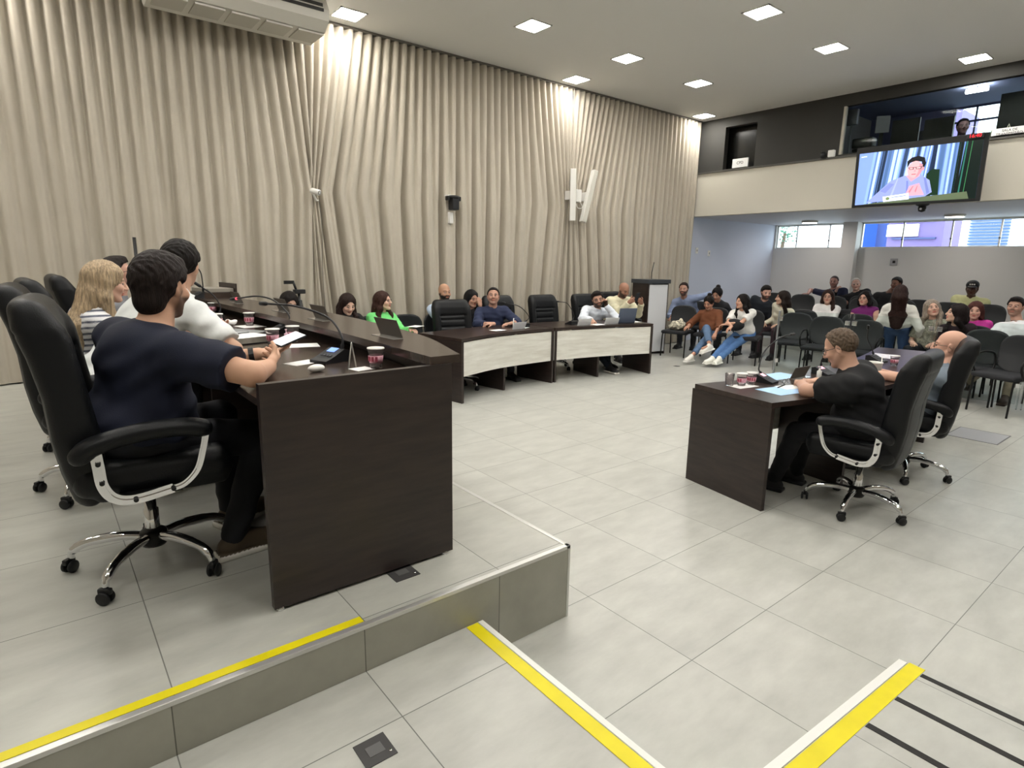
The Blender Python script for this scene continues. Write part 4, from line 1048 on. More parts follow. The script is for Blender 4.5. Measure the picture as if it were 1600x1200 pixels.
# ------------------------------------------------------------------ executive chairs
LEATHER = mat('black_leather', '0d0f12', rough=.45, bump=.14, bscale=240, spec=.35)
LEATHER2 = mat('dark_grey_leather', '23262a', rough=.42, bump=.35, bscale=140)
def exec_chair(name, label, loc, rz, group):
    t = thing(name, label, 'chair', loc, rz, group)
    zs = [.36, .50, .62, .78, .92, 1.02, 1.12]; xs = [-.205, -.215, -.225, -.24, -.262, -.282, -.302]; ths = [.030, .055, .062, .055, .058, .066, .050]; hws = [.225, .25, .262, .268, .268, .262, .235]
    def back(P):
        z = P[..., 2]; x = P[..., 0]; y = P[..., 1]; ay = np.abs(y)
        xc = np.interp(z, zs, xs)-.045*(ay/.26)**2*0; th = np.interp(z, zs, ths); hw = np.interp(z, zs, hws)
        front = 1/(1+np.exp(-(x-xc)*120))
        bol = .022*np.clip((ay-.165)/.04, 0, 1)*np.clip((1.08-z)/.1, 0, 1)
        xo = x-xc-bol*.5-.02*(ay/.26)**2
        groove = 0.
        for gz in (.59, .68, .77, .86): groove = groove+.014*np.exp(-((z-gz)/.014)**2)*np.clip((.175-ay)/.012, 0, 1)
        groove = groove+.013*np.exp(-((ay-.172)/.008)**2)*(z < .925)+.015*np.exp(-((z-.915)/.013)**2)*(ay < .2)
        seam = .006*np.exp(-((ay-.215)/.006)**2)*(1-front)+.005*np.exp(-((z-1.0)/.006)**2)*(1-front)+.006*np.exp(-((ay)/.005)**2)*(1-front)*(z < .95)
        dx = np.abs(xo)-(th+bol*.5-groove*front-seam-.045); dy = ay-(hw-.045); dz = np.abs(z-.74)-(.38-.045)
        mx = np.maximum(np.maximum(dx, dy), dz)
        return (np.sqrt(np.maximum(dx, 0)**2+np.maximum(dy, 0)**2+np.maximum(dz, 0)**2)+np.minimum(mx, 0)-.045)*.85
    F = Field(k=.01); F.func(back, (-.50, -.29, .34), (-.13, .29, 1.14)); field_mesh('backrest', F, .010, LEATHER, t)
    F = Field(k=.02); F.box((.03, 0, .465), (.265, .265, .065), rd=.055); F.box((.05, 0, .43), (.22, .24, .05), rd=.02)
    for yy in (-.17, .17): F.cone((-.18, yy, .545), (.27, yy, .545), .006, .006, op='s', k=.01)
    field_mesh('seat', F, .011, LEATHER, t)
    F = Field(k=.01); F.box((.02, 0, .385), (.14, .10, .03), rd=.015); field_mesh('tilt_mechanism', F, .012, BLACKM, t)
    for q, side_ in ((-1, 'r'), (1, 'l')):
        F = Field(k=.03); y = q*.305
        pts = bez([(-.200, y*.98, .585), (-.15, y, .620), (-.01, y, .648), (.12, y, .648), (.19, y, .634)], 5)
        for a, b in zip(pts[:-1], pts[1:]): F.cone(a, b, .032, .032, flat=((0, 1, 0), 1.15), k=.01)
        field_mesh('armrest', F, .010, LEATHER, t)
        path = bez([(-.150, y, .61), (-.146, y, .54), (-.14, y, .47), (-.11, y, .418), (-.05, y, .402), (.06, y, .418), (.11, y, .432), (.155, y, .48), (.18, y, .56), (.195, y, .62)], 5)
        fr = MB().tube(path, 0, flat=(.032, .010, (0, 1, 0))).build('arm_frame', CHROME, t)
        # the flat inner mounting plate with its bolts
        bo = MB()
        for (bx_, bz_) in ((-.148, .555), (-.143, .485), (-.05, .404), (.07, .422)): bo.lathe([(.0, .011), (.006, .011), (.0085, .006), (.0085, 0)][::-1], 10, Matrix.Translation((bx_, y+q*.014, bz_)) @ Matrix.Rotation(-q*PI/2, 4, 'X'))
        bo.build('bolt', BLACKM, fr)
        MB().box((-.10, min(y, y-q*.10), .404), (.10, max(y, y-q*.10), .416)).build('arm_bracket', BLACKM, t)
        MB().tube(bez([(.06, y+q*.006, .420), (.11, y+q*.006, .434), (.155, y+q*.006, .482), (.18, y+q*.006, .56), (.194, y+q*.006, .62)], 5), 0, flat=(.008, .022, (0, 1, 0))).build('chrome_front_bar', CHROME, t)
        pl_ = MB().tube(bez([(-.152, y+q*.006, .61), (-.148, y+q*.006, .54), (-.142, y+q*.006, .47), (-.112, y+q*.006, .420), (-.05, y+q*.006, .404), (.07, y+q*.006, .422)], 5), 0, flat=(.006, .036, (0, 1, 0))).build('chrome_plate', CHROME, t)
    MB().lathe([(.028, .09), (.028, .24), (.022, .245), (.022, .36)], 16).build('gas_lift', CHROME, t)
    MB().lathe([(.045, .085), (.052, .10), (.050, .145), (.034, .155)], 18).build('hub', BLACKM, t)
    for k in range(5):
        a = 2*PI*k/5+.32; c, s = math.cos(a), math.sin(a)
        pts = [(c*r, s*r, z) for r, z in ((.03, .125), (.12, .135), (.22, .125), (.27, .108), (.297, .085), (.302, .06))]
        lg = MB().tube(bez(pts, 4), [.020]*8+[.018]*8+[.013]*5, 10).build('leg', CHROME, t)
        cs = MB(); M = Matrix.Translation((c*.31, s*.31, .026)) @ Matrix.Rotation(a+.5*math.sin(k*2.1)+PI/2, 4, 'Z')
        for yy in (-.022, .008): cs.lathe([(0, 0), (.021, 0), (.026, .004), (.026, .010), (.021, .014), (0, .014)], 18, M @ Matrix.Translation((0, yy, 0)) @ Matrix.Rotation(-PI/2, 4, 'X'))
        cs.box((-.022, -.010, .012), (.026, .010, .036), .006, M); cs.build('caster', BLACKP, lg)
    return t
E_L1 = exec_chair('executive_chair', 'black leather executive chair of the man in navy at the near end of the podium', (-1.70, .29, PZ), math.radians(-4), 'black leather executive chairs')
def ex(loc, deg, label): return dup(E_L1, loc, math.radians(deg), label)
ex((-1.78, 1.42, PZ), -2, 'black leather executive chair at the left photo edge, behind the man in white')
ex((-1.72, 2.26, PZ), 4, 'black leather executive chair of the blonde woman in stripes on the platform')
ex((-1.56, 3.08, PZ), 3, 'black leather executive chair farthest along the podium, of the man wearing glasses')
ex((2.27, -.93, 0), 97, 'black leather executive chair of the man in the black shirt')
ex((3.33, -.86, 0), 112, 'black leather executive chair of the bald man in the grey shirt')
ex((2.22, 3.88, 0), -97, 'empty black executive chair at the left end of the curved desks')
ex((3.36, 4.36, 0), -95, 'black executive chair of the man in the navy shirt')
ex((4.16, 4.24, 0), -92, 'empty black executive chair in the middle, between navy and white shirts')
ex((5.00, 4.16, 0), -88, 'black executive chair of the man in white with glasses at the curved desk')
ex((6.0, 4.50, 0), -93, 'black executive chair of the bald man in the cream shirt')

# ------------------------------------------------------------------ audience chairs
FABRIC = mat('black_shell', '1f2124', rough=.55, bump=.12, bscale=200)
SEATF = mat('black_upholstery', '222327', rough=.8, bump=.2, bscale=220)
def aud_chair(arms, label, loc, rz, group):
    t = thing('audience_chair', label, 'chair', loc, rz, group)
    def back(P):
        x, y, z = P[..., 0], P[..., 1], P[..., 2]-.67
        xc = -.215-.16*z-.10*(y/.24)**2*-1*.35-.02*np.cos(z*9)
        w = .225-.03*np.clip(-z, 0, 1)*3; dy = np.abs(y)/w; dz = np.abs(z)/.205
        r = (dy**3.2+dz**3.2)**(1/3.2)-1
        d1 = r*.18; d2 = np.abs(x-xc)-.010
        mx = np.maximum(d1, d2)
        return (np.sqrt(np.maximum(d1, 0)**2+np.maximum(d2, 0)**2)+np.minimum(mx, 0)-.010)*.9
    F = Field(k=.01); F.func(back, (-.32, -.26, .42), (-.10, .26, .92)); field_mesh('backrest', F, .013, FABRIC, t)
    F = Field(k=.02); F.box((.02, 0, .435), (.225, .23, .032), rd=.03); field_mesh('seat', F, .014, SEATF, t)
    MB().tube(bez([(-.10, 0, .40), (-.20, 0, .42), (-.245, 0, .50), (-.225, 0, .62)], 4), 0, flat=(.06, .006, (0, 1, 0))).build('back_support', BLACKM, t)
    for sx in (-1, 1):
        for sy in (-1, 1):
            MB().tube(bez([(sx*.10, sy*.21, .405), (sx*.17, sy*.21, .40), (sx*.195, sy*.212, .36), (sx*.215, sy*.215, .0)], 4), .0115, 8).build('leg', BLACKM, t)
    if arms:
        for sy in (-1, 1):
            y = sy*.255
            MB().tube(bez([(-.16, y, .42), (-.20, y, .52), (-.17, y, .64), (-.05, y, .675), (.10, y, .66), (.185, y, .58), (.13, y, .46), (.08, y, .42)], 5), .013, 8).build('armrest', BLACKM, t)
    return t
A0 = aud_chair(False, 'armless black chair holding the patterned bag in the front audience row', (6.95, 3.95, 0), math.radians(194), 'black audience chairs')
A1 = aud_chair(True, 'black chair with looped arms just right of the women in the front row', (7.30, 2.05, 0), math.radians(200), 'black audience chairs')
def ac_(arms, x, y, deg, label): return dup(A1 if arms else A0, (x, y, .17 if x > 9.6 else 0), math.radians(deg), label)
ac_(0, 7.08, 3.38, 196, 'black chair under the woman in the brown sweater')
ac_(0, 7.22, 2.80, 200, 'black chair under the woman in the white T-shirt and jeans')
ac_(1, 7.05, 1.50, 190, 'black chair with looped arms left of the black-shirted man\'s head')
ac_(1, 6.95, .95, 186, 'black chair with looped arms behind the head of the man in the black shirt')
ac_(1, 8.1, 2.35, 195, 'black chair in front of the young woman seen from the side')
ac_(0, 8.0, 4.05, 195, 'black chair in the second row, left behind the woman in brown')
ac_(0, 8.25, 3.35, 195, 'black chair of the bearded man in the dark shirt')
ac_(0, 8.3, 4.55, 200, 'black chair of the man in the blue-grey shirt')
ac_(0, 8.25, 2.9, 195, 'black chair of the young woman seen from the side')
ac_(0, 8.95, 1.98, 190, 'black chair of the woman in the white blouse and glasses')
ac_(0, 9.0, 1.45, 188, 'black chair of the woman in the sleeveless purple top')
ac_(1, 8.0, 1.45, 190, 'black chair in front of the woman in the white blouse')
ac_(0, 10.0, 3.9, 192, 'black chair in the back rows, left of the bearded man in dark')
ac_(0, 10.0, 3.3, 192, 'black chair in the back rows, behind the bearded man in dark')
ac_(0, 10.0, 2.7, 190, 'large black chair left behind the woman in the white blouse')
ac_(0, 10.7, 2.45, 190, 'black chair in the last row, beside the man in the navy T-shirt')
ac_(0, 9.9, 2.12, 190, 'black chair between the woman in white and the woman in purple')
ac_(0, 9.9, 1.5, 190, 'black chair right behind the woman in purple')
ac_(0, 10.3, 1.35, 188, 'black chair to the right of the standing woman, half hidden')
ac_(0, 9.9, .80, 188, 'black chair between the standing woman and the blonde woman')
ac_(0, 9.9, .25, 186, 'black chair above the curly-haired woman in the back row')
ac_(0, 11.3, 3.05, 190, 'black chair of the man in the navy T-shirt in the last row')
ac_(0, 11.3, 2.5, 190, 'black chair of the grey-haired man in the last row')
ac_(0, 11.1, 1.95, 190, 'black chair of the man in black in the last row')
ac_(0, 7.75, .30, 184, 'black chair of the blonde woman in the audience')
ac_(0, 7.45, -.15, 180, 'black chair of the curly-haired woman in the audience')
ac_(0, 8.25, -.05, 180, 'black chair of the woman in pink')
ac_(0, 7.6, -.62, 178, 'black chair of the man with the moustache')
ac_(1, 6.55, -.78, 160, 'black chair with looped arms at the right photo edge before the moustached man')
ac_(0, 9.2, -.5, 180, 'black chair at the right edge behind the man with the moustache')
ac_(0, 10.75, .72, 186, 'black chair of the man in the yellow polo shirt')
ac_(0, 6.95, -.42, 180, 'black chair just behind the head of the bald man in grey')
# chairs along the curtain
ac_(0, 1.45, 4.62, 262, 'black chair of the woman in green against the curtain')
ac_(0, 1.93, 4.60, 262, 'empty black chair between the woman in green and the bald bearded man')
ac_(0, .95, 4.66, 262, 'black chair of the long-haired woman in black against the curtain')
ac_(0, .30, 4.66, 262, 'black chair of the dark-haired woman beside the tripod')
ac_(0, 2.50, 4.66, 265, 'black chair of the bald bearded man against the curtain')
ac_(0, 2.95, 4.72, 265, 'black chair of the woman covering her face')
ac_(0, 3.50, 4.68, 268, 'empty black chair against the curtain, behind the navy-shirted man\'s shoulder')

# ------------------------------------------------------------------ glass barrier
CLIP = mat('steel_post', '9fa3a6', rough=.3, metal=.8)
def glass_panel(a, b, label, pm=('steel', 'acrylic')):
    a = Vector(a+(0,)); b = Vector(b+(0,)); m = (a+b)/2; ang = math.atan2(b.y-a.y, b.x-a.x); L_ = (b-a).length
    t = thing('glass_barrier', label, 'glass barrier', tuple(m), ang, 'glass barrier panels before the audience')
    MB().box((-L_/2+.03, -.005, .06), (L_/2-.03, .005, 1.0)).build('glass_pane', GLASS, t)
    for sx in (-1, 1):
        stl = pm[0 if sx < 0 else 1] == 'steel'; p = MB(); hw_ = .011 if stl else .007; p.box((sx*(L_/2-.012)-hw_, -.02, 0), (sx*(L_/2-.012)+hw_, .02, .99 if stl else 1.0), .003); p.build('post', CLIP if stl else GLASS, t)
        for z in (.25, .85): MB().box((sx*(L_/2-.03)-.03, -.016, z), (sx*(L_/2-.03)+.03, .016, z+.06), .006).build('clamp', CHROME, t)
glass_panel((6.28, 1.80), (6.50, .92), 'glass barrier panel starting beside the front-row women')
glass_panel((6.51, .90), (6.72, .02), 'glass barrier panel between the heads of the two witnesses', ('acrylic', 'acrylic'))
glass_panel((6.725, .0), (6.94, -.87), 'glass barrier panel behind the bald witness', ('acrylic', 'acrylic'))
glass_panel((6.945, -.89), (7.15, -1.75), 'glass barrier panel at the right edge of the photo', ('acrylic', 'steel'))
glass_panel((7.0, 4.36), (6.45, 4.85), 'glass barrier panel beside the pulpit')

# ------------------------------------------------------------------ things on the desks
CUPC = mat('clear_cup', 'f3eeee', rough=.08, trans=.92, ior=1.15); PINK = mat('pink_label', 'cf97a6', rough=.5, var=.35, vscale=70); PINK2 = mat('red_label', 'a24658', rough=.5)
WATER = mat('foil_lid', 'eceae6', rough=.35)
def cup(x, y, z, label, group='pink-labelled water cups', s=1., rz=0.):
    t = thing('water_cup', label, 'cup', (x, y, z), rz, group)
    M = Matrix.Scale(s, 4)
    MB().lathe([(.026, .001), (.027, .003), (.036, .088), (.038, .092), (.036, .094), (.034, .088), (.025, .006), (.0, .006)], 24, M).build('cup_wall', CUPC, t)
    MB().lathe([(.0290, .026), (.0290, .0265), (.0335, .060), (.0338, .0602), (.0294, .0258)], 24, M).build('label_band', PINK, t)
    g = MB()
    for k in range(5): 
        a = -2.4+k*.5; g.box((-.0055, -.0006, .034), (.0055, .0006, .056), 0, M @ Matrix.Rotation(a, 4, 'Z') @ Matrix.Translation((0, -.0332, 0)))
    g.build('red_print', PINK2, t)
    MB().lathe([(.0, .0945), (.038, .0945), (.0395, .092), (.0395, .0895), (.037, .0895)], 24, M).build('foil_lid', WATER, t)
    return t
c0 = cup(-.796, .03, 1.137, 'pink-labelled water cup nearest the corner of the podium desk')
def cp(x, y, z, lb, g=None): return dup(c0, (x, y, z), random.uniform(-1, 1), lb, g)
cp(-.955, 1.00, 1.137, 'pink-labelled water cup just beyond the hands of the man in navy, left one of two')
cp(-.813, 1.09, 1.137, 'pink-labelled water cup behind the one beyond the navy man\'s hands')
cp(-.786, 2.09, 1.137, 'pink-labelled water cup on a napkin halfway along the podium desk')
cp(-.995, 2.10, 1.137, 'pink-labelled cup in front of the hands of the man in white')
cp(-.951, 2.79, 1.137, 'pink-labelled water cup far along the podium, left one of two')
cp(-.785, 3.20, 1.137, 'pink-labelled water cup at the far end of the podium desk')
cp(2.02, -.155, .75, 'pink-labelled water cup on the witness desk, left one of two')
cp(2.12, -.175, .75, 'pink-labelled water cup on the witness desk, right next to the microphone')
cp(4.03, -.47, .75, 'pink-labelled cup beside the big white cup on the far witness desk')
t = thing('drinking_glass', 'empty clear drinking glass at the corner of the witness desk', 'glass', (1.955, -.095, .75))
MB().lathe([(.028, 0), (.034, .09), (.032, .09), (.027, .006), (0, .006)], 24).build('glass_body', CUPC, t)
t = thing('white_cup', 'large white paper cup on the far witness desk', 'cup', (3.36, -.55, .75))
MB().lathe([(.040, 0), (.058, .105), (.060, .107), (.058, .109), (.055, .100), (.038, .006), (0, .006)], 28).build('cup_body', WHITEP, t)
o = tag(MB().tube([(3.43, -.58, .753), (3.46, -.56, .90)], .004, 6).build('plastic_spoon', WHITEP), 'thin white plastic stirrer standing beside the large white cup', 'stirrer')

MICB = mat('mic_black', '1a1b1e', rough=.45); SCRB = mat('mic_screen_blue', '7fa0ee', rough=.2, emit=1.0); SCRP = mat('mic_screen_pale', 'f0b8c8', rough=.3, emit=.6)
def mic(x, y, z, rz, neck, label, scr_m=SCRB, red=False, group='gooseneck conference microphones'):
    """neck: points relative to the base; base is a sloped console facing +x locally"""
    t = thing('conference_microphone', label, 'microphone', (x, y, z), rz, group)
    prof = [(-.075, .0), (.075, .0), (.075, .014), (.045, .022), (-.045, .060), (-.075, .052)]
    Mx = Matrix(((1, 0, 0, 0), (0, 0, -1, 0), (0, 1, 0, 0), (0, 0, 0, 1)))
    MB().prism(prof, -.055, .055, Mx).build('console', MICB, t)
    sl = math.atan2(.038, .09); Ms = Matrix.Translation((-.022, 0, .0535)) @ Matrix.Rotation(sl, 4, 'Y')
    MB().box((-.018, -.028, 0), (.018, .022, .002), 0, Ms).build('display', scr_m, t)
    Ms2 = Matrix.Translation((.022, 0, .034)) @ Matrix.Rotation(sl, 4, 'Y')
    kb = MB()
    for yy in (-.03, -.01, .01, .03): kb.box((-.006, yy-.006, 0), (.006, yy+.006, .002), 0, Ms2)
    kb.build('buttons', mat('mic_button', '3b3d42', rough=.5), t)['kind'] = 'stuff'
    pts = bez([(-.05, .03, .055)]+neck, 8)
    MB().tube(pts, [.0095]*4+[.0055]*(len(pts)-4), 8).build('gooseneck', MICB, t)
    e = Vector(pts[-1]); d = (e-Vector(pts[-4])).normalized()
    MB().tube([e, e+d*.012, e+d*.05, e+d*.056], [.006, .0115, .0115, .006], 10).build('capsule', MICB, t)
    if red: MB().tube([e-d*.012, e-d*.001], .009, 10).build('light_ring', mat('mic_red', 'e5566a', emit=1.0), t)
    return t
mic(-.90, .31, 1.137, math.radians(200), [(-.06, .02, .12), (-.085, -.10, .20), (-.06, -.30, .245), (-.03, -.48, .25)], 'conference microphone with a blue display at the near end of the podium')
mic(-.76, 1.52, 1.137, math.radians(190), [(-.06, .03, .12), (-.05, -.12, .2), (-.02, -.3, .225), (.04, -.5, .20)], 'conference microphone with a red ring in the middle of the podium desk', mat('mic_dim', '2a2d35'), True)
mic(-.95, 2.50, 1.137, math.radians(190), [(-.06, .03, .12), (-.02, .02, .2), (.05, .0, .26)], 'dark conference microphone in front of the hands of the man in white', mat('mic_dim', '2a2d35'))
mic(-.80, 3.75, 1.237, math.radians(200), [(-.04, .05, .15), (-.02, .05, .26), (.12, .10, .34), (.32, .18, .42)], 'conference microphone with its long neck rising at the far end of the podium', mat('mic_dim', '2a2d35'))
mic(2.30, -.19, .75, math.radians(-85), [(-.07, .02, .10), (-.08, .12, .22), (-.05, .30, .31), (-.02, .42, .33)], 'conference microphone with a pale display beside the witness cups', SCRP)
mic(3.02, -.30, .75, math.radians(-100), [(-.04, .02, .12), (.02, .03, .19), (.12, .03, .22)], 'conference microphone close to the face of the man in the black shirt', SCRP)
mic(4.15, -.28, .75, math.radians(-100), [(-.07, .02, .12), (-.09, -.03, .20), (-.06, -.10, .30)], 'conference microphone on the far witness desk behind the white cup', mat('mic_dim', '2a2d35'))
mic(3.15, 3.72, .75, math.radians(80), [(-.05, -.05, .14), (-.06, .10, .28), (-.04, .30, .33)], 'conference microphone before the man in the navy shirt', mat('mic_dim', '2a2d35'))
mic(3.95, 3.62, .75, math.radians(85), [(-.05, .0, .14), (-.05, .12, .30), (-.03, .25, .33)], 'conference microphone before the empty middle executive chair', mat('mic_dim', '2a2d35'))

def sheet(x, y, z, w, h, rz, label, m=PAPER, group=None, cat='paper', name='paper_sheet', th=.0012):
    r = random.Random(int(x*1000+y*100)); 
    def fn(u, v): return ((u-.5)*w, (v-.5)*h, th+.004*(max(0, abs(u-.5)-.3)**2)*8*(r.random()*.2+.9))
    o = MB().box((-w/2, -h/2, 0), (w/2, h/2, th)).build(name, m, None, (x, y, z), math.radians(rz)); return tag(o, label, cat, group)
sheet(-1.02, .345, 1.137, .15, .10, 20, 'white paper under the fingertips of the man in navy')
sheet(-.84, 1.13-.22, 1.137, .21, .15, -14, 'white sheet lying beside the two water cups of the navy man')
sheet(-.86, .045, 1.137, .09, .08, 10, 'small white napkin beside the nearest water cup')
sheet(-.985, 1.50, 1.137, .28, .20, 18, 'large white document in front of the man in white')
sheet(-.80, 2.04, 1.137, .16, .18, 10, 'white napkin under the middle water cup of the podium')
sheet(-1.02, 2.35, 1.137, .21, .25, 4, 'white papers farther along, beside the dark microphone')
sheet(-1.12, 2.75, 1.137, .24, .20, 12, 'white papers in front of the blonde woman')
sheet(-.92, 1.75, 1.1365, .20, .28, 30, 'document folder under the pen, mid podium', mat('grey_folder', '8c8f90', rough=.4))
o = MB().box((-.14, -.10, 0), (.14, .10, .008), .003).build('tablet', mat('tablet_black', '141518', rough=.15), None, (-1.03, 1.20, 1.137), math.radians(12)); tag(o, 'black tablet lying on the podium desk', 'tablet')
o = MB().tube([(0, 0, 0), (.15, .03, 0)], .005, 8).build('pen', mat('silver', 'c8cacc', metal=.7, rough=.3), None, (-1.06, 1.62, 1.144)); tag(o, 'silver pen lying on the large white document', 'pen')
F = Field(k=.01); F.ell((0, 0, .016), (.040, .025, .017)); o = field_mesh('egg_timer', F, .005, WHITEP); o.name = 'computer_mouse'; o.location = (-1.05, .09, 1.137); o.rotation_euler = (0, 0, .2); tag(o, 'white computer mouse on the near end of the podium desk', 'mouse')
t = thing('bottle_stand', 'slim clear acrylic holder standing near the end panel of the podium', 'holder', (-.88, .10, 1.137), .3)
MB().tube([(-.022, 0, 0), (.0, 0, .115), (.022, 0, .0)], .004, 6).build('acrylic_rod', mat('acrylic', 'd8d6d0', rough=.1, trans=.6), t)
t = thing('hand_sanitiser', 'small white pump bottle between the cups of the podium desk', 'bottle', (-.905, .92, 1.137))
MB().lathe([(.018, 0), (.02, .004), (.02, .045), (.008, .055), (.008, .06)], 16).build('bottle', WHITEP, t); MB().lathe([(.011, .06), (.011, .072), (.003, .074), (.003, .09), (.006, .092), (.006, .096)], 12).build('pump', mat('pump_pink', 'e6c0cf', rough=.4), t)
cr = Field(k=.01)
for a, b, c in ((0, 0, .02), (.02, .01, .025), (-.015, .015, .022), (.005, -.018, .02)): cr.ell((a, b, c), (.022, .02, .02))
cr.post.append(wrinkle(.008, 90, 1)); o = field_mesh('crumpled_napkin', cr, .005, PAPER); o.location = (-.90, 2.12, 1.142); tag(o, 'crumpled white napkin behind the pink cup of the man in white', 'napkin')

def nameplate(x, y, z, rz, label, w=.23, m=None, group='dark name plates on the podium counter', lean=1):
    t = thing('name_plate', label, 'name plate', (x, y, z), rz, group)
    M = Matrix.Rotation(math.radians(-22*lean), 4, 'X')
    MB().box((-w/2, -.0015, .002), (w/2, .0015, .10), 0, M).build('plate', m or mat('plate_back', '5a544d', rough=.4), t)
    MB().box((-w/2, -.0, .0), (w/2, .055, .0025)).build('acrylic_foot', mat('acrylic', 'd8d6d0', rough=.1, trans=.6), t)
    return t
n0 = nameplate(-.575, .30, 1.238, math.radians(92), 'dark name plate nearest the tip of the podium counter')
for x, y, lb in ((-.55, 1.29, 'second dark name plate along the podium counter, in front of the long-haired woman in black'), (-.56, 2.00, 'third dark name plate along the podium counter, beside the tripod'), (-.62, 2.98, 'farthest dark name plate on the podium counter')):
    dup(n0, (x, y, 1.238), math.radians(92), lb)
nw = mat('plate_white', 'dfe0e2', rough=.5)
n1 = nameplate(2.93, 3.56, .75, math.radians(8), 'white name plate before the man in the navy shirt', .24, nw, 'white name plates on the curved desks', -1)
dup(n1, (4.02, 3.44, .75), math.radians(-4), 'white name plate left of the man in glasses at the curved desk'); dup(n1, (4.50, 3.36, .75), math.radians(-12), 'white name plate between the man in glasses and his laptop')
dup(n0, (2.70, -.24, .75), math.radians(178), 'dark name plate on the witness desk in front of the man in the black shirt', 'dark name plates on the podium counter')
# laptop of the man in glasses
lp = thing('laptop', 'open grey laptop at the right end of the curved desks', 'laptop', (4.80, 3.42, .75), math.radians(-105))
MB().box((-.11, -.15, 0), (.11, .15, .016), .005).build('base', mat('laptop_grey', '4a4f5c', rough=.35, metal=.3), lp)
MB().box((-.005, -.15, 0), (.004, .15, .22), .003, Matrix.Translation((.11, 0, .012)) @ Matrix.Rotation(.25, 4, 'Y')).build('lid', mat('laptop_lid', '5a6478', rough=.35, metal=.3), lp)
sheet(5.02, 3.45, .75, .30, .21, -15, 'white papers lying right of the grey laptop')
sheet(4.28, 3.42, .75, .2, .14, 5, 'small white sheet under the hand of the man in glasses')
sheet(2.62, 3.60, .75, .2, .14, 8, 'white paper under the forearm of the man in the navy shirt')
sheet(3.05, 3.66, .75, .22, .15, 18, 'white papers beside the microphone of the man in the navy shirt')
o = MB().tube([(0, 0, 0), (.01, 0, .13)], .006, 6).build('pen', WHITEP, None, (2.95, 3.70, .75)); tag(o, 'white pen standing upright before the man in the navy shirt', 'pen')
LB = mat('light_blue_paper', 'a9cdf2', rough=.6)
sheet(2.16, -.43, .75, .40, .22, -12, 'light blue document at the edge of the witness desk', LB)
sheet(2.62, -.12, .75, .34, .20, -8, 'light blue document behind the microphone on the witness desk', LB)
sheet(2.28, -.40, .7515, .20, .12, -20, 'white notes with a pen on the light blue document', PAPER)
sheet(2.02, -.17, .75, .20, .12, -10, 'white napkin under the two witness cups')
sheet(3.35, -.72, .75, .14, .12, 0, 'white paper under the forearm of the bald man')
sheet(4.60, -.18, .75, .32, .22, 6, 'printed white magazine on the far witness desk', mat('magazine', 'e4e2e6', rough=.3, var=.25, vscale=25))
o = MB().tube([(0, 0, 0), (.14, .02, 0)], .004, 8).build('pen', BLACKP, None, (2.16, -.36, .756)); tag(o, 'black pen on the white notes of the witness desk', 'pen')
t = thing('eyeglasses', 'folded spectacles lying behind the notes on the witness desk', 'glasses', (2.40, -.30, .75))
g = MB()
for q in (-1, 1): g.tube([(q*.032+.024*math.cos(a), 0, .018+.016*math.sin(a)) for a in np.linspace(0, 2*PI, 17)[:-1]], .0016, 6, closed=True)
g.tube([(-.056, 0, .02), (-.05, .06, .006), (.04, .07, .003)], .0016, 6); g.tube([(.056, 0, .02), (.05, .065, .006), (-.04, .075, .003)], .0016, 6); g.build('frame', BLACKP, t)
t = thing('hand_sanitiser', 'small white bottle beside the dark name plate of the witness desk', 'bottle', (2.80, -.36, .75)); MB().lathe([(.016, 0), (.018, .004), (.018, .06), (.007, .07), (.007, .085)], 16).build('bottle', WHITEP, t); MB().lathe([(.009, .085), (.009, .098), (0, .099)], 12).build('cap', mat('cap_grey', 'b8bac0'), t)
# far end of the podium: open case and stack
fc = thing('document_case', 'dark open document case at the far end of the podium counter', 'case', (-.60, 3.95, 1.238), math.radians(6))
MB().box((-.17, -.22, 0), (.12, .22, .05), .004).build('base', WENGE_H, fc); MB().box((.12, -.22, .0), (.135, .22, .13)).build('raised_lid', WENGE, fc)
o = MB().box((-.12, -.18, 0), (.12, .18, .035), .003).build('binder', mat('binder_grey', '8f8a80', rough=.5), None, (-.62, 3.93, 1.289), .2); tag(o, 'grey binder resting in the open document case', 'binder')
pole = thing('flag_pole', 'thin black pole standing behind the man wearing glasses on the platform', 'pole', (-1.14, 4.72, PZ))
MB().tube([(0, 0, .02), (.01, 0, 1.44)], .016, 8).build('pole', BLACKM, pole); MB().lathe([(.15, 0), (.15, .02), (.03, .03)], 20).build('base', BLACKM, pole)
# phone tripod
tp = thing('phone_tripod', 'black tripod with a phone holder in front of the left curtain', 'tripod', (.50, 4.76, 0), 0)
for a in (.5, 2.6, 4.7): MB().tube([(.02*math.cos(a), .02*math.sin(a), 1.12), (.24*math.cos(a), .2*math.sin(a), 0.0)], [.018, .012], 8).build('leg', BLACKP, tp)
MB().tube([(0, 0, .7), (0, 0, 1.22)], .016, 8).build('centre_column', BLACKP, tp); MB().box((-.06, -.04, 1.20), (.07, .04, 1.25), .008).build('head', BLACKP, tp)
MB().tube([(-.03, 0, 1.24), (-.06, 0, 1.34)], .014, 8).box((-.17, -.012, 1.315), (-.05, .012, 1.355), .004).build('phone_clamp', BLACKP, tp)
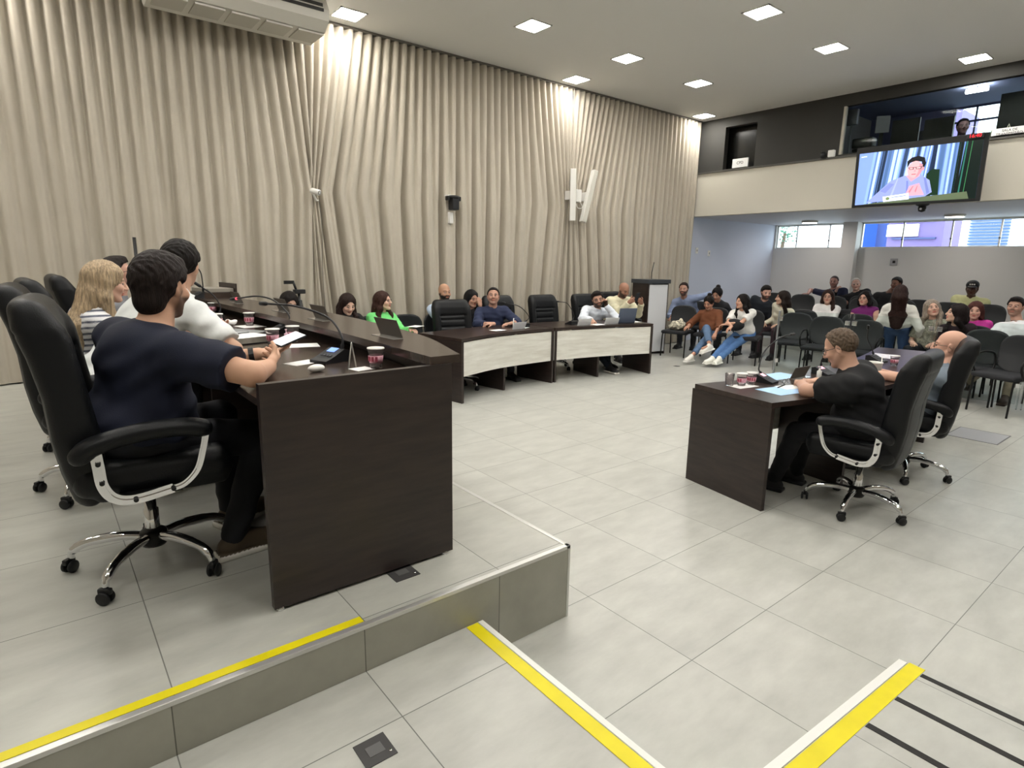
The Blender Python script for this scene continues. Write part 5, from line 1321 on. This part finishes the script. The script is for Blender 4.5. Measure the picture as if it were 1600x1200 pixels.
# floor outlets
def outlet(x, y, z, rz, w, label):
    t = thing('floor_outlet', label, 'floor outlet', (x, y, z), rz, None)
    MB().box((-w/2, -w/2, .0), (w/2, w/2, .003), .001).build('cover_plate', mat('outlet_dark', '4b4a4a', rough=.45, metal=.3), t)
    MB().box((-.025, -.02, .003), (.025, .02, .0045), .0005).build('flap', mat('outlet_flap', '6b6a6a', rough=.4, metal=.3), t); MB().lathe([(.006, .003), (.006, .0055)], 10, Matrix.Translation((w*.36, -w*.3, 0))).build('latch', CHROME, t)
outlet(-1.33, -.995, .176, 0, .10, 'square dark floor outlet on the lower step at the bottom of the photo')
outlet(-.92, -.41, .357, 0, .11, 'dark floor outlet half under the end panel of the podium')
outlet(6.0, 3.25, 0, 0, .08, 'tiny dark floor outlet in front of the woman in brown')
h = MB(); h.box((4.95, -1.12, .0002), (5.42, -.72, .002)); 
hatch = tag(h.build('floor_hatch', mat('hatch', 'b2b4b8', rough=.3)), 'rectangular tiled floor hatch near the chair of the bald man', 'hatch')
e_ = MB()
for b in (((4.94, -1.13), (5.43, -1.12)), ((4.94, -.72), (5.43, -.71)), ((4.94, -1.13), (4.95, -.71)), ((5.42, -1.13), (5.43, -.71))): e_.box((b[0][0], b[0][1], .0), (b[1][0], b[1][1], .003))
e_.build('hatch_frame', mat('hatch_dark', '6f7073', rough=.4), hatch)
# bag on the front-row chair
bf = Field(k=.04); bf.ell((0, 0, .09), (.15, .13, .09)); bf.ell((.06, .12, .05), (.10, .10, .05)); bf.cone((-.08, -.02, .12), (.05, -.03, .20), .02, .02)
bf.post.append(wrinkle(.014, 40, .4))
bagm = mat('patterned_cloth', 'b9b3a0', rough=.8, var=.85, vscale=28)
o = field_mesh('cloth_bag', bf, .009, bagm); o.location = (6.93, 3.95, .455); tag(o, 'crumpled black and cream patterned bag on the empty front-row chair', 'bag')

# ------------------------------------------------------------------ the people
CAMP = np.array([-1.9707, -2.42064, 1.624596])
def cloth(name, c, **k):
    k.setdefault('rough', .85); k.setdefault('bump', .08); k.setdefault('bscale', 240); k.setdefault('var', .1); k.setdefault('vscale', 12)
    return mat('cloth_'+name, c, **k)
NEAR = dict(res=.007, fineres=.0042, hres=.0042)
MID = dict(res=.010, fineres=.0065, hres=.0065)
FAR = dict(res=.012, fineres=.0075, hres=.0075)
def Hn(p=None, d=(1, 0, 0), n=(0, 0, -1), curl=.35, **k): return dict(p=p, d=d, n=n, curl=curl, **k)
def Fo(x, y, z, d, **k): return dict(p=(x, y, z), d=(math.cos(math.radians(d)), math.sin(math.radians(d)), 0), **k)
R = math.radians
# --- on the platform
person('bearded man in a navy T-shirt at the near end of the podium, holding a phone', (-1.73, .27, PZ), R(22), (-1.575, .309, 1.504), look=(20, -6, 0), hip=(0, 0, .56),
 hands=[Hn((-1.25, .09, 1.178), (.5, .8, .12), (-.7, .5, .6), .55, thumb=.5), Hn((-1.20, .40, 1.185), (.85, -.35, .12), (.2, -.1, .95), .45, thumb=.4)],
 elbows=((-.1, -1.0, -.10), (.1, .6, -1)), feet=[Fo(-1.42, .16, PZ, 5), Fo(-1.35, .50, PZ, 20)], skin='d8a584', hair=('nape', .016), hairc='241d1b', beard=('3d302b', .85),
 top=dict(m=cloth('navy', '11172b'), sleeve='short', sl=.74, t=.018, puff=1.15, w=.008, fr=42, seed=2., vneck=.0), bottom='15161b', shoes='4b3f30', sole='e4e1d8', fat=1.34, sc=1.05, watch=(1, '1c1c1e'), hscale=.99, **NEAR)
ph = MB().box((-.075, -.037, -.0045), (.075, .037, .0045), .004).build('smartphone', mat('phone_back', '2a2c30', rough=.2), None, (-1.085, .325, 1.256), R(35)); ph.rotation_euler = (R(12), R(-14), R(20)); tag(ph, 'smartphone held by the man in the navy T-shirt', 'phone')
MB().box((-.071, -.033, .0045), (.071, .033, .0052)).build('screen', mat('phone_screen', 'dfe4ea', rough=.2, emit=.5), ph)
person('dark-haired man in a white shirt, mostly hidden behind the man in navy', (-1.78, 1.28, PZ), R(25), (-1.32, 1.33, 1.575), look=(35, -4, 0), hip=(0, 0, .56),
 hands=[Hn((-1.25, 1.20, 1.175), (.75, .6, .1), (-.3, .6, .5), 1.0), Hn((-1.16, 1.46, 1.185), (.2, -.9, .1), (-.2, -.1, .9), 1.0)], elbows=((.2, -.8, -.6), (0, .5, -1)), skin='d0a184', hair=('full', .02), hairc='1a1614',
 top=dict(m=cloth('white', 'dfe2e0'), sleeve='short', sl=.85, t=.018, puff=1.15, collar=True, w=.009, fr=45, seed=1.), bottom='1c1d22', shoes='1d1d1f', fat=1.15, **NEAR)
def stripes(V):
    s = .5+.5*np.sin((V[:, 2]+.12*V[:, 1])*2*PI/.034); s = np.clip((s-.12)*3, 0, 1)[:, None]
    return np.array(lin('4d5364'))*(1-s)+np.array(lin('e2e2e4'))*s
HB = mat('hair_blonde', 'b09a7c', rough=.45, bump=.6, bscale=60, var=.45, vscale=26, stretch=(4, 4, .25))
person('woman with long blonde hair in a blue-grey striped top', (-1.80, 2.12, PZ), R(4), (-1.62, 2.02, 1.46), look=(-2, -10, 0), hip=(0, 0, .56), fem=True,
 hands=[Hn((-1.35, 1.95, 1.18), (.9, .2, 0)), Hn((-1.33, 2.3, 1.18), (.9, -.2, 0))], skin='dcae94', hair=('long', .014, .36, (1, 1), HB), hairc='9c8468',
 top=dict(m=mat('striped_knit', 'ffffff', rough=.85, attr='Col', bump=.2, bscale=150), sleeve='short', sl=.9, t=.014, puff=1.15, color=stripes, w=.004), bottom='2a2c36', shoes='2a2a2c', fat=1.12, **NEAR)
person('man in glasses looking up, behind the blonde woman on the platform', (-1.68, 2.95, PZ), R(0), (-1.475, 2.84, 1.484), look=(-6, 16, 0), hip=(0, 0, .56),
 hands=[Hn((-1.30, 2.75, 1.18), (.9, .3, 0)), Hn((-1.32, 3.1, 1.18), (.9, -.3, 0))], skin='cf9c85', hair=('full', .016), hairc='221c1a', glasses='1a1414', beard=('4a3a36', .35),
 top=dict(m=cloth('greyshirt', '6e6f73'), sleeve='long', collar=True), bottom='24252c', shoes='1d1d1f', fat=1.2, **MID)
# --- witnesses on the right
person('man with glasses in a black shirt bending over the witness desk', (2.27, -.96, 0), R(100), (2.19, -.737, 1.092), look=(-2, -26, 0), hip=(0, 0, .55),
 hands=[Hn((2.45, -.50, .79), (-.4, .8, 0), (0, 0, -1), .5), Hn((2.28, -.47, .79), (.8, .5, 0), (0, 0, -1), .5)], elbows=((.2, -.8, -.6), (.7, .9, -.35)), feet=[Fo(2.4, -.45, 0, 95), Fo(2.13, -.42, 0, 100)], skin='c99a80', hair=('recede', .010), hairc='5b4d40', glasses='1e1a1a',
 top=dict(m=cloth('black', '0c0d10'), sleeve='short', sl=.62, t=.018, puff=1.25, w=.006, collar=True, seed=3.), bottom='0f1014', shoes='17171a', fat=1.42, **NEAR)
person('bald man with glasses in a grey shirt leaning back in his chair', (3.36, -.93, 0), R(108), (3.47, -1.01, 1.037), look=(-8, 2, 0), hip=(.02, 0, .53), shoulders=(3.43, -1.05, .87),
 hands=[Hn((3.40, -.50, .785), (-.3, .9, 0), (0, 0, -1), .4), Hn((3.15, -.52, .785), (.1, .9, 0), (0, 0, -1), .4)], elbows=((0, -.6, -.8), (.1, .9, -.6)), skin='d3a086', hair=None, hairc='8b6a5a', glasses='2a1c16',
 top=dict(m=cloth('grey', '75808c'), sleeve='short', sl=.95, t=.016, puff=1.15, collar=True, w=.006), bottom='1c1e26', shoes='1a1a1c', fat=1.2, hscale=1.02, **NEAR)
# --- behind the curved desks
person('man in a navy shirt with crossed forearms on the left curved desk', (3.08, 4.36, 0), R(-105), (3.03, 4.25, 1.135), look=(-22, 12, 0), hip=(0, 0, .53),
 hands=[Hn((2.80, 3.93, .79), (-.8, .2, 0), (0, 0, -1), .3), Hn((3.05, 3.86, .79), (-.9, -.1, 0), (0, 0, -1), .3)], elbows=((0, -1, -.6), (0, 1, -.5)), skin='c4937b', hair=('crop', .010), hairc='1c1818', beard=('4a3a34', .3),
 top=dict(m=cloth('navyshirt', '28304c'), sleeve='long', cuff=.45, t=.016, puff=1.1, collar=True, w=.006), bottom='1b1d26', shoes='1a1a1c', fat=1.1, watch=(1, '2a2a2c'), **MID)
person('bearded man with glasses in a white shirt leaning at the right curved desk', (4.80, 4.22, 0), R(-100), (4.77, 3.90, 1.066), look=(-28, -2, 14), hip=(0, 0, .53),
 hands=[Hn((4.35, 3.60, .79), (-.6, -.6, 0), (0, 0, -1), .6), Hn((4.86, 3.80, .98), (-.25, -.1, .9), (-.8, .2, 0), 1.1)], elbows=((0, -1, -.6), (.5, .6, -1)), feet=[Fo(4.66, 3.50, 0, -100), Fo(4.9, 3.75, 0, -90)], skin='c8967c', hair=('full', .014), hairc='1d1715', beard=('2a201c', .9), glasses='1a1616',
 top=dict(m=cloth('whiteshirt', 'dfe5ee'), sleeve='long', t=.016, puff=1.1, collar=True, w=.007), bottom='232b38', shoes='1c1b1e', sole='d8d4cc', **MID)
bp_ = person('bald bearded man in a cream long-sleeved shirt looking at his phone', (5.78, 4.48, 0), R(-105), (5.74, 4.22, 1.178), look=(8, -26, 0), hip=(0, 0, .55),
 hands=[Hn((5.60, 3.98, .99), (.55, -.55, .45), (.5, .5, .2), .9), Hn((5.86, 3.93, .97), (-.75, -.3, .35), (-.3, .4, .6), 1.0)], skin='a9785f', hair=None, hairc='2a2220', beard=('2b2220', .9),
 top=dict(m=cloth('cream', 'd5cfb2'), sleeve='long', t=.017, puff=1.15, w=.006), bottom='38424f', shoes='1c1b1e', fat=1.12, **MID)
o = MB().box((-.037, -.005, -.075), (.037, .005, .075), .004).build('smartphone', mat('phone_back', '2a2c30'), None, (5.69, 3.89, 1.08)); o.rotation_euler = (R(25), 0, R(-10)); tag(o, 'dark smartphone in the hands of the man in the cream shirt', 'phone')
# --- along the curtain
person('dark-haired woman peeking over the counter beside the tripod', (.36, 4.52, 0), R(-95), (.325, 4.60, 1.11), look=(10, -22, -12), hip=(0, 0, .52), fem=True, skin='d3a78f', hair=('long', .012, .3), hairc='1d1918', top=dict(m=cloth('blacktop', '17171a'), sleeve='long'), bottom='20222b', **MID)
person('woman with long straight dark hair and a black jacket looking down', (1.00, 4.50, 0), R(-95), (.985, 4.47, 1.08), look=(6, -24, 0), hip=(0, 0, .53), fem=True, hands=[Hn((.95, 4.15, .72), (-.2, -.9, 0)), Hn((1.1, 4.15, .72), (-.2, -.9, 0))], skin='dbb09a', hair=('long', .012, .42, (1, 1)), hairc='2a1e1b', top=dict(m=cloth('jacket', '1c191b'), sleeve='long', t=.02, turtle=True), bottom='1a1b20', **MID)
person('smiling woman with glasses in a bright green blouse', (1.50, 4.50, 0), R(-80), (1.51, 4.58, 1.095), look=(28, 4, 0), hip=(0, 0, .53), fem=True, hands=[Hn((1.42, 4.15, .75), (.2, -.9, 0)), Hn((1.66, 4.15, .76), (.1, -.9, 0))], skin='dcaf96', hair=('long', .016, .36, (1, 1)), hairc='3a2620', glasses='2a1a18', top=dict(m=cloth('green', '74d67c'), sleeve='long', t=.02, puff=1.15, w=.007), bottom='20222a', fat=1.1, **MID)
sheet(1.72, 4.12, .80, .2, .14, 30, 'white paper in the hand of the woman in green')
person('bald man with a black beard and light blue shirt behind the empty left executive chair', (2.53, 4.52, 0), R(-95), (2.50, 4.68, 1.18), look=(0, 0, 0), hip=(0, 0, .53), skin='c09070', hair=None, hairc='1c1614', beard=('17110f', 1.), top=dict(m=cloth('lightblue', 'c3d3ea'), sleeve='long', t=.018, puff=1.1, collar=True), bottom='22242c', fat=1.1, **MID)
person('black-haired woman in a black T-shirt covering her face with one hand', (2.98, 4.70, 0), R(-110), (2.92, 4.62, 1.085), look=(20, -6, 0), hip=(0, 0, .53), fem=True, hands=[Hn((2.80, 4.3, .7), (-.2, -.9, 0)), Hn((2.93, 4.42, 1.0), (-.1, .3, .9), (.1, 1, 0), .5)], elbows=((0, -.5, -1), (.6, .1, -1)), skin='c08e74', hair=('long', .014, .3, (1, 1)), hairc='141213', top=dict(m=cloth('blacktee', '141417'), sleeve='short'), bottom='1a1b22', **MID)
# --- audience
person('bearded man in a blue-grey shirt with one arm over the next chair', (8.15, 4.50, 0), R(200), (7.75, 4.47, 1.147), look=(2, 0, 0), hip=(-.1, 0, .52), shoulders=(7.82, 4.50, .965), hands=[Hn((7.55, 4.50, .62), (-.8, .2, -.2)), Hn((7.95, 3.90, .93), (-.3, -.4, -.8), (0, 1, 0), .4)], elbows=((0, -.5, -1), (-.4, .3, .4)), skin='bd8d78', hair=('crop', .012), hairc='2b201d', beard=('3a2a26', .9), top=dict(m=cloth('bluegrey', '8a98b8'), sleeve='long', cuff=.5, t=.018, collar=True), bottom='23262e', fat=1.15, **FAR)
person('woman in a brown sweater and jeans with crossed legs in the front row', (7.02, 3.36, 0), R(192), (6.95, 3.38, .985), look=(-4, -24, 0), hip=(-.05, 0, .50), sc=.93, fem=True, fat=1.25,
 hands=[Hn((6.72, 3.58, .58), (-.8, .1, -.3)), Hn((6.72, 3.06, .50), (-.6, -.2, -.6), curl=.6)], elbows=((-.2, -.9, -.8), (0, .8, -.8)), feet=[Fo(6.52, 3.02, .24, 160, hem=.78, tilt=-.3, k=(1, .2, 1)), Fo(6.30, 3.25, 0, 185, hem=.78)], skin='c08a6e', hair=('tied', .008), hairc='17120f', buns=True, glasses='2a1a16',
 top=dict(m=cloth('brown', '6d4026'), sleeve='34', t=.02, puff=1.1, w=.005), bottom='5a7292', shoes='e9e6de', sole='f4f2ec', **FAR)
person('woman in a white T-shirt and blue jeans in the front row', (7.15, 2.80, 0), R(200), (7.00, 2.80, 1.035), look=(-44, 2, 0), hip=(-.08, 0, .50), sc=.95, fem=True,
 hands=[Hn((6.62, 2.72, .66), (-.6, .3, -.5), curl=.4), Hn((6.70, 2.86, .68), (-.4, .8, -.2), curl=.4)], elbows=((.1, -.9, -.7), (0, .9, -.7)), feet=[Fo(6.38, 2.92, 0, 175, hem=.97), Fo(6.42, 2.84, 0, 190, hem=.97)], skin='d09c80', hair=('long', .022, .3, (1, 1)), hairc='15100f',
 top=dict(m=cloth('whitetee', 'e8e6e2'), sleeve='short', sl=.7, t=.016, puff=1.1), bottom='4f74a6', shoes='e6e6dc', sole='f2f2ea', **FAR)
o = field_mesh('black_handbag', Field(k=.03).ell((0, 0, 0), (.16, .12, .10)).ell((.1, .02, -.03), (.08, .1, .08)), .012, cloth('bagblack', '141416')); o.location = (6.88, 2.83, .66); o.rotation_euler = (0, 0, R(110)); tag(o, 'black bag on the lap of the woman in the white T-shirt', 'bag')
person('person with a dark hair bun behind the woman in the brown sweater', (8.05, 3.85, 0), R(190), (7.65, 3.68, 1.09), look=(0, -18, 0), hip=(-.1, 0, .50), fem=True, skin='a97a62', hair=('tied', .012), hairc='141113', buns=True, top=dict(m=cloth('darktop', '1d1e22'), sleeve='long'), bottom='1c1d22', **FAR)
person('bearded young man in a dark V-neck T-shirt in the second row', (8.35, 3.32, 0), R(195), (8.25, 3.08, 1.145), look=(34, -12, 0), hip=(-.1, 0, .51), skin='c99a86', hair=('full', .012), hairc='191514', beard=('211a18', .9), top=dict(m=cloth('darktee', '191f28'), sleeve='short', vneck=.06), bottom='1c1d22', **FAR)
person('young woman seen from the side with dark hair, next to the bearded man in dark', (8.35, 2.86, 0), R(180), (8.15, 2.72, 1.07), look=(-50, 0, 0), hip=(-.1, 0, .50), fem=True, skin='c79a80', hair=('long', .014, .32, (0, 1)), hairc='201815', top=dict(m=cloth('palecream', 'd4cfbd'), sleeve='long'), bottom='3a2a30', **FAR)
person('woman with glasses and long brown hair in a white blouse', (9.02, 2.0+.35, 0), R(196), (9.0, 2.33, 1.095), look=(0, 0, 0), hip=(-.05, 0, .51), fem=True, fat=1.05, hands=[Hn((8.65, 2.38, .66), (-.7, -.3, -.1)), Hn((8.65, 2.15, .66), (-.7, .3, -.1))], skin='cfa089', hair=('long', .014, .40, (0, 1)), hairc='33231e', glasses='201816', top=dict(m=cloth('whiteblouse', 'e9e7e6'), sleeve='34', t=.02, puff=1.1, vneck=.05), bottom='c9c9cd', **FAR)
person('woman with glasses in a sleeveless purple turtleneck', (9.08, 1.66, 0), R(192), (8.98, 1.72, 1.10), look=(-16, 2, 0), hip=(-.05, 0, .51), fem=True, fat=1.18, hands=[Hn((8.65, 1.72, .74), (-.5, .3, .1)), Hn((8.68, 1.45, .74), (-.5, .5, .1))], skin='cc9a84', hair=('long', .012, .14, (0, 0)), hairc='1a1415', glasses='201414', top=dict(m=cloth('purple', '6d1f66'), sleeve='none', turtle=True, t=.016), bottom='3a3c5a', **FAR)
person('man in a navy T-shirt in the last row with an arm along the next chair', (11.35, 3.15, .17), R(190), (11.25, 3.22, 1.302), look=(0, 0, 0), hip=(-.05, 0, .50), hands=[Hn((11.0, 3.62, 1.03), (.1, .9, 0)), Hn((11.0, 2.95, .8), (-.8, 0, -.3))], elbows=((0, -1, .2), (0, .6, -1)), skin='a97c70', hair=('crop', .004), hairc='3a3234', beard=('3a302e', .4), top=dict(m=cloth('navytee', '232840'), sleeve='short'), bottom='30427a', fat=1.2, **FAR)
person('grey-haired man in black with a hand at his chin in the last row', (11.35, 2.62, .17), R(190), (11.25, 2.78, 1.265), look=(10, 0, 8), hip=(-.05, 0, .50), hands=[Hn((11.0, 3.05, 1.12), (-.1, -.3, .9), (.2, -.9, 0), .9), Hn((11.0, 2.5, .8), (-.8, .2, -.3))], elbows=((-.2, -1, -.6), (0, .6, -1)), skin='c09888', hair=('recede', .008), hairc='b8b4b0', top=dict(m=cloth('blacklong', '15161a'), sleeve='long'), bottom='1c1d24', fat=1.15, **FAR)
person('man with short black hair in a black shirt behind the standing woman', (11.2, 2.15, .17), R(180), (11.2, 2.03, 1.31), look=(-16, -6, 0), hip=(-.05, 0, .50), shoulders=(11.2, 2.15, 1.12), skin='7d5647', hair=('crop', .014), hairc='121011', top=dict(m=cloth('blackshirt', '16171b'), sleeve='short', t=.02), bottom='1c1d24', fat=1.3, **FAR)
person('standing woman seen from behind in a white blouse and blue jeans', (7.70, .76, 0), R(12), (7.52, .72, 1.265), look=(6, -14, 0), hip=(0, 0, .80), sc=.92, fem=True, fat=1.25, shoulders=(7.62, .73, 1.10), hands=[Hn((7.80, .46, .62), (.1, 0, -.9), (0, 1, 0), .5), Hn((7.76, .98, .66), (.3, -.1, -.9), (0, -1, 0), .5)], elbows=((-1, -.3, 0), (-1, .3, 0)), feet=[Fo(7.68, .62, 0, 15, k=(1, 0, 0)), Fo(7.74, .88, 0, 25, k=(1, 0, 0))], skin='b98a72', hair=('long', .014, .30, (0, 0)), hairc='2a1b18',
 top=dict(m=cloth('whitesat', 'dddcd6', rough=.6), sleeve='long', t=.020, puff=1.05, w=.009, cuff=.9), bottom='3d557e', shoes='1c1c1e', **FAR)
person('smiling woman with long ash-blonde hair looking up', (7.80, .38, 0), R(185), (7.72, .37, 1.075), look=(24, 12, 12), hip=(-.05, 0, .51), fem=True, skin='cfa088', hair=('long', .012, .40, (1, 1), mat('hair_ash', '8a7d70', rough=.45, bump=.6, bscale=60, var=.45, vscale=26, stretch=(4, 4, .25))), hairc='6a5a4c', top=dict(m=cloth('floral', '8d8a7c', var=.5, vscale=30), sleeve='short'), bottom='1c1d24', **FAR)
person('woman with dark curly shoulder-length hair looking left', (7.60, -.08, 0), R(175), (7.40, .0, 1.045), look=(-50, 8, 0), hip=(-.05, 0, .51), fem=True, skin='d5a88f', hair=('bob', .030, .16, (1, 1)), hairc='1b1414', top=dict(m=cloth('darkred', '2a1a22'), sleeve='long'), bottom='1c1d24', **FAR)
person('woman with reddish-brown hair in a pink top', (8.40, .0, 0), R(180), (8.35, .03, 1.045), look=(10, -4, 0), hip=(-.05, 0, .51), fem=True, skin='d2a08c', hair=('bob', .016, .14, (0, 0)), hairc='4a2a26', top=dict(m=cloth('pink', 'c9369a'), sleeve='long', t=.02), bottom='2a2c36', **FAR)
person('man in a yellow polo shirt and black baseball cap with folded arms', (10.75, .72, .17), R(184), (10.6, .66, 1.29), look=(6, -4, 0), hip=(-.05, 0, .50), fat=1.35, hscale=1.05, hands=[Hn((10.4, .55, .88), (0, -.9, 0)), Hn((10.4, .75, .86), (0, .9, 0))], elbows=((-.1, -1, -.4), (-.1, 1, -.4)), skin='5e4034', hair=('crop', .006), hairc='141212', cap='17181b', top=dict(m=cloth('yellow', 'd0d09c'), sleeve='short', sl=.8, t=.018, puff=1.15, collar=True, vneck=.03), bottom='25262c', **FAR)
person('man with a moustache in a pale shirt and beige trousers at the right edge', (7.75, -.60, 0), R(172), (7.85, -.50, 1.15), look=(4, 4, 0), hip=(-.05, 0, .52), shoulders=(7.82, -.56, .95), fat=1.1, hands=[Hn((7.30, -.35, .72), (-.6, .6, -.3)), Hn((7.35, -.75, .70), (-.9, 0, -.3))], feet=[Fo(7.05, -.30, .12, 160, tilt=.2), Fo(7.2, -.7, 0, 180)], skin='b88a74', hair=('full', .012), hairc='1a1616', beard=('241c1a', .35), top=dict(m=cloth('pale_shirt', 'dfe1e4'), sleeve='long', cuff=.6, t=.018, collar=True), bottom='a89a86', shoes='4a3f3a', **FAR)
# operator in the studio
person('person seated behind the studio window, only the head and shoulders visible', (10.25, 1.0, 2.68), R(180), (10.1, 1.03, 3.87), look=(30, 0, 0), hip=(0, 0, .55), skin='8a6a62', hair=('crop', .012), hairc='1a1818', top=dict(m=cloth('studio_top', '3a3c44'), sleeve='short'), bottom='1c1d24', **FAR)
